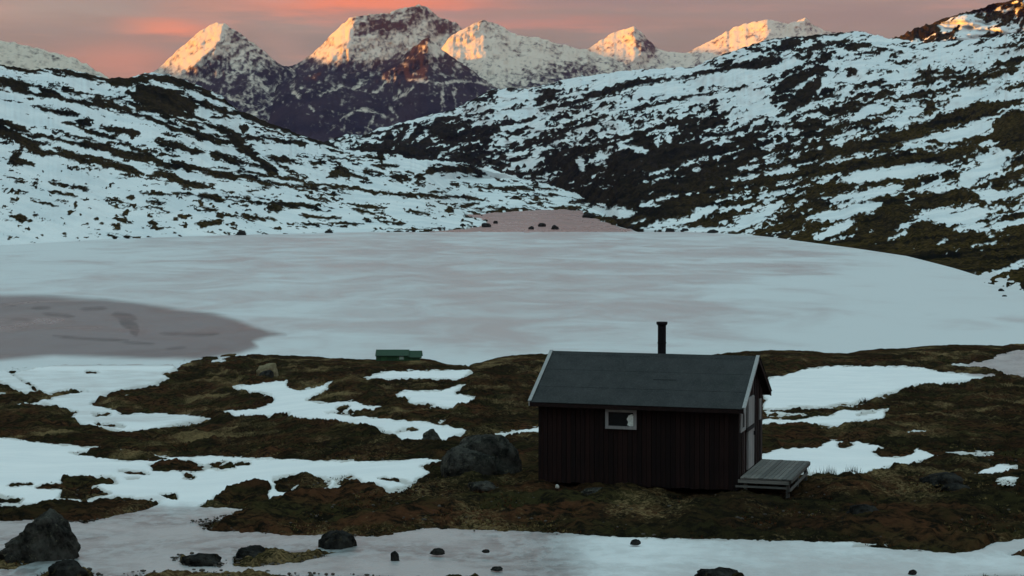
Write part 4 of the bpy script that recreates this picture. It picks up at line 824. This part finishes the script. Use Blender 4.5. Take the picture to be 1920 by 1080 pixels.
# near wall with its vertical boards
wall = part('wall', box(0.0, L_, 0.03, .13, -.05, roof_z(.08)), M_wall, cabin)
x = 0.0; k = 0
bd = None
nb = 42; bw = L_ / nb; zt = roof_z(0) - .0
wx0, wx1, wz0, wz1 = L_ - 3.60, L_ - 2.78, 1.46, 1.96
rr = random.Random(4)
def board(x0, x1, z0, z1, dy):
    o = part('board', box(-(x1 - x0) / 2, (x1 - x0) / 2, -dy, .0, z0, z1), M_wall, wall, ((x0 + x1) / 2, .028, 0)); return o
for i in range(nb):
    a, b_ = i * bw + .006, (i + 1) * bw - .006; dy = .018 + (.013 if i % 2 else 0) + rr.uniform(-.002, .002); z0 = -.08 + rr.uniform(-.02, .02)
    if b_ > wx0 and a < wx1: board(a, b_, z0, wz0, dy); board(a, b_, wz1, zt, dy)
    else: board(a, b_, z0, zt, dy)
# other walls
part('wall', box(0.0, L_, W_ - .13, W_ - .03, -.05, roof_z(.08)), M_wall, cabin)
def gable(x0, x1): return prism([(0, -.05), (W_, -.05), (W_, roof_z(W_)), (W_ / 2, roof_z(W_ / 2) - .0), (0, roof_z(0))], x0, x1)
def rotz(bm):                                     # prism lies along y: swap so that it spans y-z and is thin in x
    for v_ in bm.verts: v_.co = Vector((v_.co.y, v_.co.x, v_.co.z))
    bmesh.ops.recalc_face_normals(bm, faces=bm.faces); return bm
part('wall', rotz(gable(0.0, .08)), M_wall, cabin)
gw = part('wall', rotz(gable(L_ - .10, L_ - .02)), M_gable, cabin); gw['label'] = 'gable wall with the white door'
DY0, DY1 = 1.24, 2.17
ngb = 27
for i in range(ngb):
    a, b_ = i * W_ / ngb + .006, (i + 1) * W_ / ngb - .006; th_ = .014 + (.018 if i % 2 else 0)
    za, zb = roof_z(a), roof_z(b_); segs = []
    if b_ > DY0 and a < DY1: segs = [(2.26, None)]
    elif (b_ > .17 and a < .86) or (b_ > 3.14 and a < 3.36): segs = [(-.06, 1.42), (2.0, None)]
    else: segs = [(-.06, None)]
    for z0, z1 in segs:
        pts = [(a, z0), (b_, z0), (b_, z1 if z1 else zb - .005), (a, z1 if z1 else za - .005)]
        part('board', rotz(prism(pts, L_ - .02, L_ - .02 + th_)), M_wall if i % 5 else M_gable, gw)
# window in the near wall
win = link(bpy.data.objects.new('window', None), cabin); win.location = ((wx0 + wx1) / 2, -.035, (wz0 + wz1) / 2)
hw, hh = (wx1 - wx0) / 2, (wz1 - wz0) / 2
bm = bmesh.new()
bx(bm, -hw - .02, hw + .02, -.03, .03, hh - .06, hh + .01); bx(bm, -hw - .02, hw + .02, -.035, .03, -hh - .015, -hh + .065)
bx(bm, -hw - .02, -hw + .065, -.03, .03, -hh + .067, hh - .062); bx(bm, hw - .065, hw + .02, -.03, .03, -hh + .067, hh - .062)
part('window_frame', bm, M_white, win)
part('pane', box(-hw + .06, hw - .06, .005, .012, -hh + .06, hh - .06), M_glass, win)
bm = bmesh.new()
vs_ = [bm.verts.new((x_, .0 + .004 * math.sin(i * 2.2), z_)) for i, (x_, z_) in enumerate([(hw - .10, hh - .10), (hw - .20, hh - .14), (hw - .25, hh - .24), (hw - .21, -hh + .18), (hw - .24, -hh + .10), (hw - .16, -hh + .07), (hw - .065, -hh + .07), (hw - .065, hh - .16)])]
bm.faces.new(vs_); r = bmesh.ops.extrude_face_region(bm, geom=bm.faces[:]); 
for g in r['geom']:
    if isinstance(g, bmesh.types.BMVert): g.co.y -= .012
part('curtain', bm, M_cloth, win)
# door and small windows in the gable
door = part('door', box(-.02, .02, DY0, DY1, .30, 2.24), M_white, cabin, (L_ + .012, 0, 0))
for i in range(7):
    a = DY0 + .02 + i * (DY1 - DY0 - .04) / 7; part('door_board', box(.02, .032, a + .004, a + (DY1 - DY0 - .04) / 7 - .004, .32, 2.22), M_white, door)
part('door_rail', box(.033, .052, DY0 - .32, DY1, 1.36, 1.47), M_black, door)
part('handle', box(.033, .075, DY1 - .12, DY1 - .09, 1.15, 1.26), M_black, door)
for (y0, y1) in ((.17, .86), (3.14, 3.36)):
    w2 = link(bpy.data.objects.new('window', None), cabin); w2.location = (L_, (y0 + y1) / 2, 1.73)
    hw2, hh2 = (y1 - y0) / 2, .29
    bm = bmesh.new(); fw = .09 if y0 < 1 else .05
    bx(bm, -.015, .035, -hw2, hw2, hh2 - fw, hh2); bx(bm, -.015, .035, -hw2, hw2, -hh2, -hh2 + fw); bx(bm, -.015, .035, -hw2, -hw2 + fw * 1.9, -hh2 + fw, hh2 - fw); bx(bm, -.015, .035, hw2 - fw * 1.9, hw2, -hh2 + fw, hh2 - fw)
    part('window_frame', bm, M_white, w2); part('pane', box(-.005, .003, -hw2 + fw, hw2 - fw, -hh2 + fw, hh2 - fw), M_glass, w2)
# roof: two slopes, each of overlapping felt strips on a deck
roof = link(bpy.data.objects.new('roof', None), cabin); roof.location = (0, 0, 0)
def slab(side, d0, d1, lift, thick, x0, x1):
    """strip of the roof slope, from distance d0 to d1 below the ridge (measured level)"""
    bm = bmesh.new(); pts = []
    yy = lambda d: W_ / 2 - d if side < 0 else W_ / 2 + d
    q = [(yy(d0), RZ - d0 * slope + lift), (yy(d1), RZ - d1 * slope + lift), (yy(d1), RZ - d1 * slope + lift - thick), (yy(d0), RZ - d0 * slope + lift - thick)]
    return rotz(prism(q, x0, x1))
HD = W_ / 2 + EV
for sd in (-1, 1):
    part('roof_slope', slab(sd, 0.0, HD, -.008, .08, -OV, L_ + OV), M_wall, roof)
    for j, (a, b_) in enumerate(((.0, .78), (.74, 1.5), (1.46, HD + .02))):
        part('roofing_felt', slab(sd, a, b_, .006 + .005 * (2 - j), .012, -OV - .0, L_ + OV + .0), M_felt, roof)
part('felt_patch', slab(-1, 1.06, 1.10, .024, .01, L_ - 2.5, L_ - 1.85), M_felt, roof)
part('ridge_cap', rotz(prism([(W_ / 2 - .14, RZ - .14 * slope + .022), (W_ / 2, RZ + .026), (W_ / 2 + .14, RZ - .14 * slope + .022), (W_ / 2, RZ + .018)], -OV, L_ + OV)), M_felt, roof)
for (xa, xb, ms) in ((-OV - .03, -OV - .002, (M_white, M_white)), (L_ + OV + .002, L_ + OV + .032, (M_white, M_wall))):
    for sd, mm in zip((-1, 1), ms):
        b_ = part('bargeboard', slab(sd, 0.0 if sd < 0 else .03, HD + .03, .035, .13, xa, xb), mm, roof)
        if mm is M_wall: b_['label'] = 'dark bargeboard on the far slope'
        c_ = part('barge_cap', slab(sd, 0.0 if sd < 0 else .03, HD + .03, .050, .014, xa - .02 if xa < 0 else xa - .045, xb + .045 if xa < 0 else xb + .02), mm, roof)
part('fascia', box(-OV, L_ + OV, -EV - .02, -EV + .004, 2.0, 2.09), M_wall, roof)
# stovepipe
bm = bmesh.new()
def cyl(bm, r, z0, z1, r2=None, seg=20, c=(0, 0)):
    m = Matrix.Translation((c[0], c[1], (z0 + z1) / 2)); bmesh.ops.create_cone(bm, cap_ends=True, segments=seg, radius1=r, radius2=r if r2 is None else r2, depth=z1 - z0, matrix=m)
cyl(bm, .115, -.35, .86); cyl(bm, .125, .30, .33)
pipe = part('chimney', bm, M_black, cabin, (L_ - 2.53, W_ / 2 + .12, RZ))
bm = bmesh.new(); cyl(bm, .12, .80, .84, .155); cyl(bm, .155, .84, .90); part('chimney_cap', bm, M_black, pipe)
bm = bmesh.new(); cyl(bm, .20, -.12, .0, .13); part('chimney_flashing', bm, M_felt, pipe)

# ------------------------------------------------------------------ deck outside the door
deck = link(bpy.data.objects.new('deck', None)); deck.location = cA; deck.rotation_euler = (0, 0, -TH)
tag(deck, 'low grey plank deck raised on posts outside the cabin door', 'deck')
DZ = .29
npk = 11; pw = 1.33 / npk
for i in range(npk):
    o = part('plank', box(.05 + i * pw + .006, .05 + (i + 1) * pw - .006, -.07 + rr.uniform(-.015, .015), 3.45, DZ - .032, DZ + rr.uniform(-.003, .003)), M_deck, deck)
for y in (.02, 1.1, 2.25, 3.36): part('joist', box(.06, 1.36, y, y + .05, DZ - .15, DZ - .034), M_deck, deck)
part('rim_board', box(.0, 1.34, -.10, -.075, DZ - .14, DZ - .055), M_deck, deck)
part('rim_board', box(1.385, 1.41, -.06, 3.44, DZ - .11, DZ - .012), M_deck, deck)
part('rim_board', box(-.06, 1.30, -.14, -.105, DZ - .255, DZ - .205), M_deck, deck)
part('brace', box(1.345, 1.382, -.02, 3.2, DZ - .33, DZ - .26), M_deck, deck)
for x_ in (.12, 1.24):
    for y in (.06, 1.7, 3.3): part('post', box(x_, x_ + .09, y, y + .09, -.45, DZ - .155), M_deck, deck)

# ------------------------------------------------------------------ green hut on the far mound
M_green = wood('green_painted_wood', (0.024, 0.068, 0.032), (0.042, 0.11, 0.050), .8)
M_greend = wood('dark_green_roof', (0.018, 0.046, 0.027), (0.030, 0.068, 0.040), .8)
hd = 214.0; r0 = ray(705, 684); hut = link(bpy.data.objects.new('hut', None))
hut.location = (float(r0[0]) * hd, hd, float(r0[1]) * hd); s_ = hd / FPX
tag(hut, 'small green hut behind the crest of the far mound at the lake', 'hut')
wA = 60 * s_; wB = 84 * s_; topA = 27 * s_; topB = 25 * s_
w_ = part('wall', box(0, wA, 0, 2.6, -1.6, topA - .55), M_green, hut)
nb2 = 12
for i in range(nb2): part('board', box(i * wA / nb2 + .01, (i + 1) * wA / nb2 - .01, -.02, -.002, -1.6, topA - .56), M_green, w_)
w_ = part('wall', box(wA + .002, wB - .12, .15, 2.4, -1.6, topB - .62), M_green, hut)
for i in range(5): part('board', box(wA + .01 + i * (wB - wA - .14) / 5, wA - .01 + (i + 1) * (wB - wA - .14) / 5, .13, .148, -1.6, topB - .63), M_green, w_)
rf = part('roof', rotz(prism([(-.15, topA - .58), (1.3, topA), (2.75, topA - .58), (2.75, topA - .66), (1.3, topA - .08), (-.15, topA - .66)], -.08, wA + .10)), M_greend, hut)
part('roof', rotz(prism([(.0, topB - .66), (1.3, topB), (2.55, topB - .66), (2.55, topB - .74), (1.3, topB - .08), (.0, topB - .74)], wA + .102, wB + .12)), M_greend, hut)
w2 = part('window', box(44 * s_, 52 * s_, -.05, -.022, topA - 1.05, topA - .70), M_white, hut)
part('pane', box(45 * s_, 51 * s_, -.056, -.051, topA - 1.02, topA - .73), flat('pale_green_glass', (.25, .38, .3), .3), w2)  # pane has a pale green base colour

# ------------------------------------------------------------------ air
bm = bmesh.new(); bx(bm, -11800, 5500, -2500, 17500, LAKE_Z - 14, 1900)
me = bpy.data.meshes.new('haze'); bm.to_mesh(me); bm.free()
mh = bpy.data.materials.new('haze'); mh.use_nodes = True; th_ = NT(mh.node_tree); th_.n.clear()
oo = th_.new('ShaderNodeOutputMaterial'); vv = th_.new('ShaderNodeVolumePrincipled')
vv.inputs['Color'].default_value = (0.60, 0.50, 0.92, 1); vv.inputs['Density'].default_value = 1.5e-5; vv.inputs['Anisotropy'].default_value = 0.0
th_.l.new(vv.outputs[0], oo.inputs['Volume']); me.materials.append(mh)
hz = link(bpy.data.objects.new('haze', me)); tag(hz, 'thin evening haze in the valley', kind='stuff')
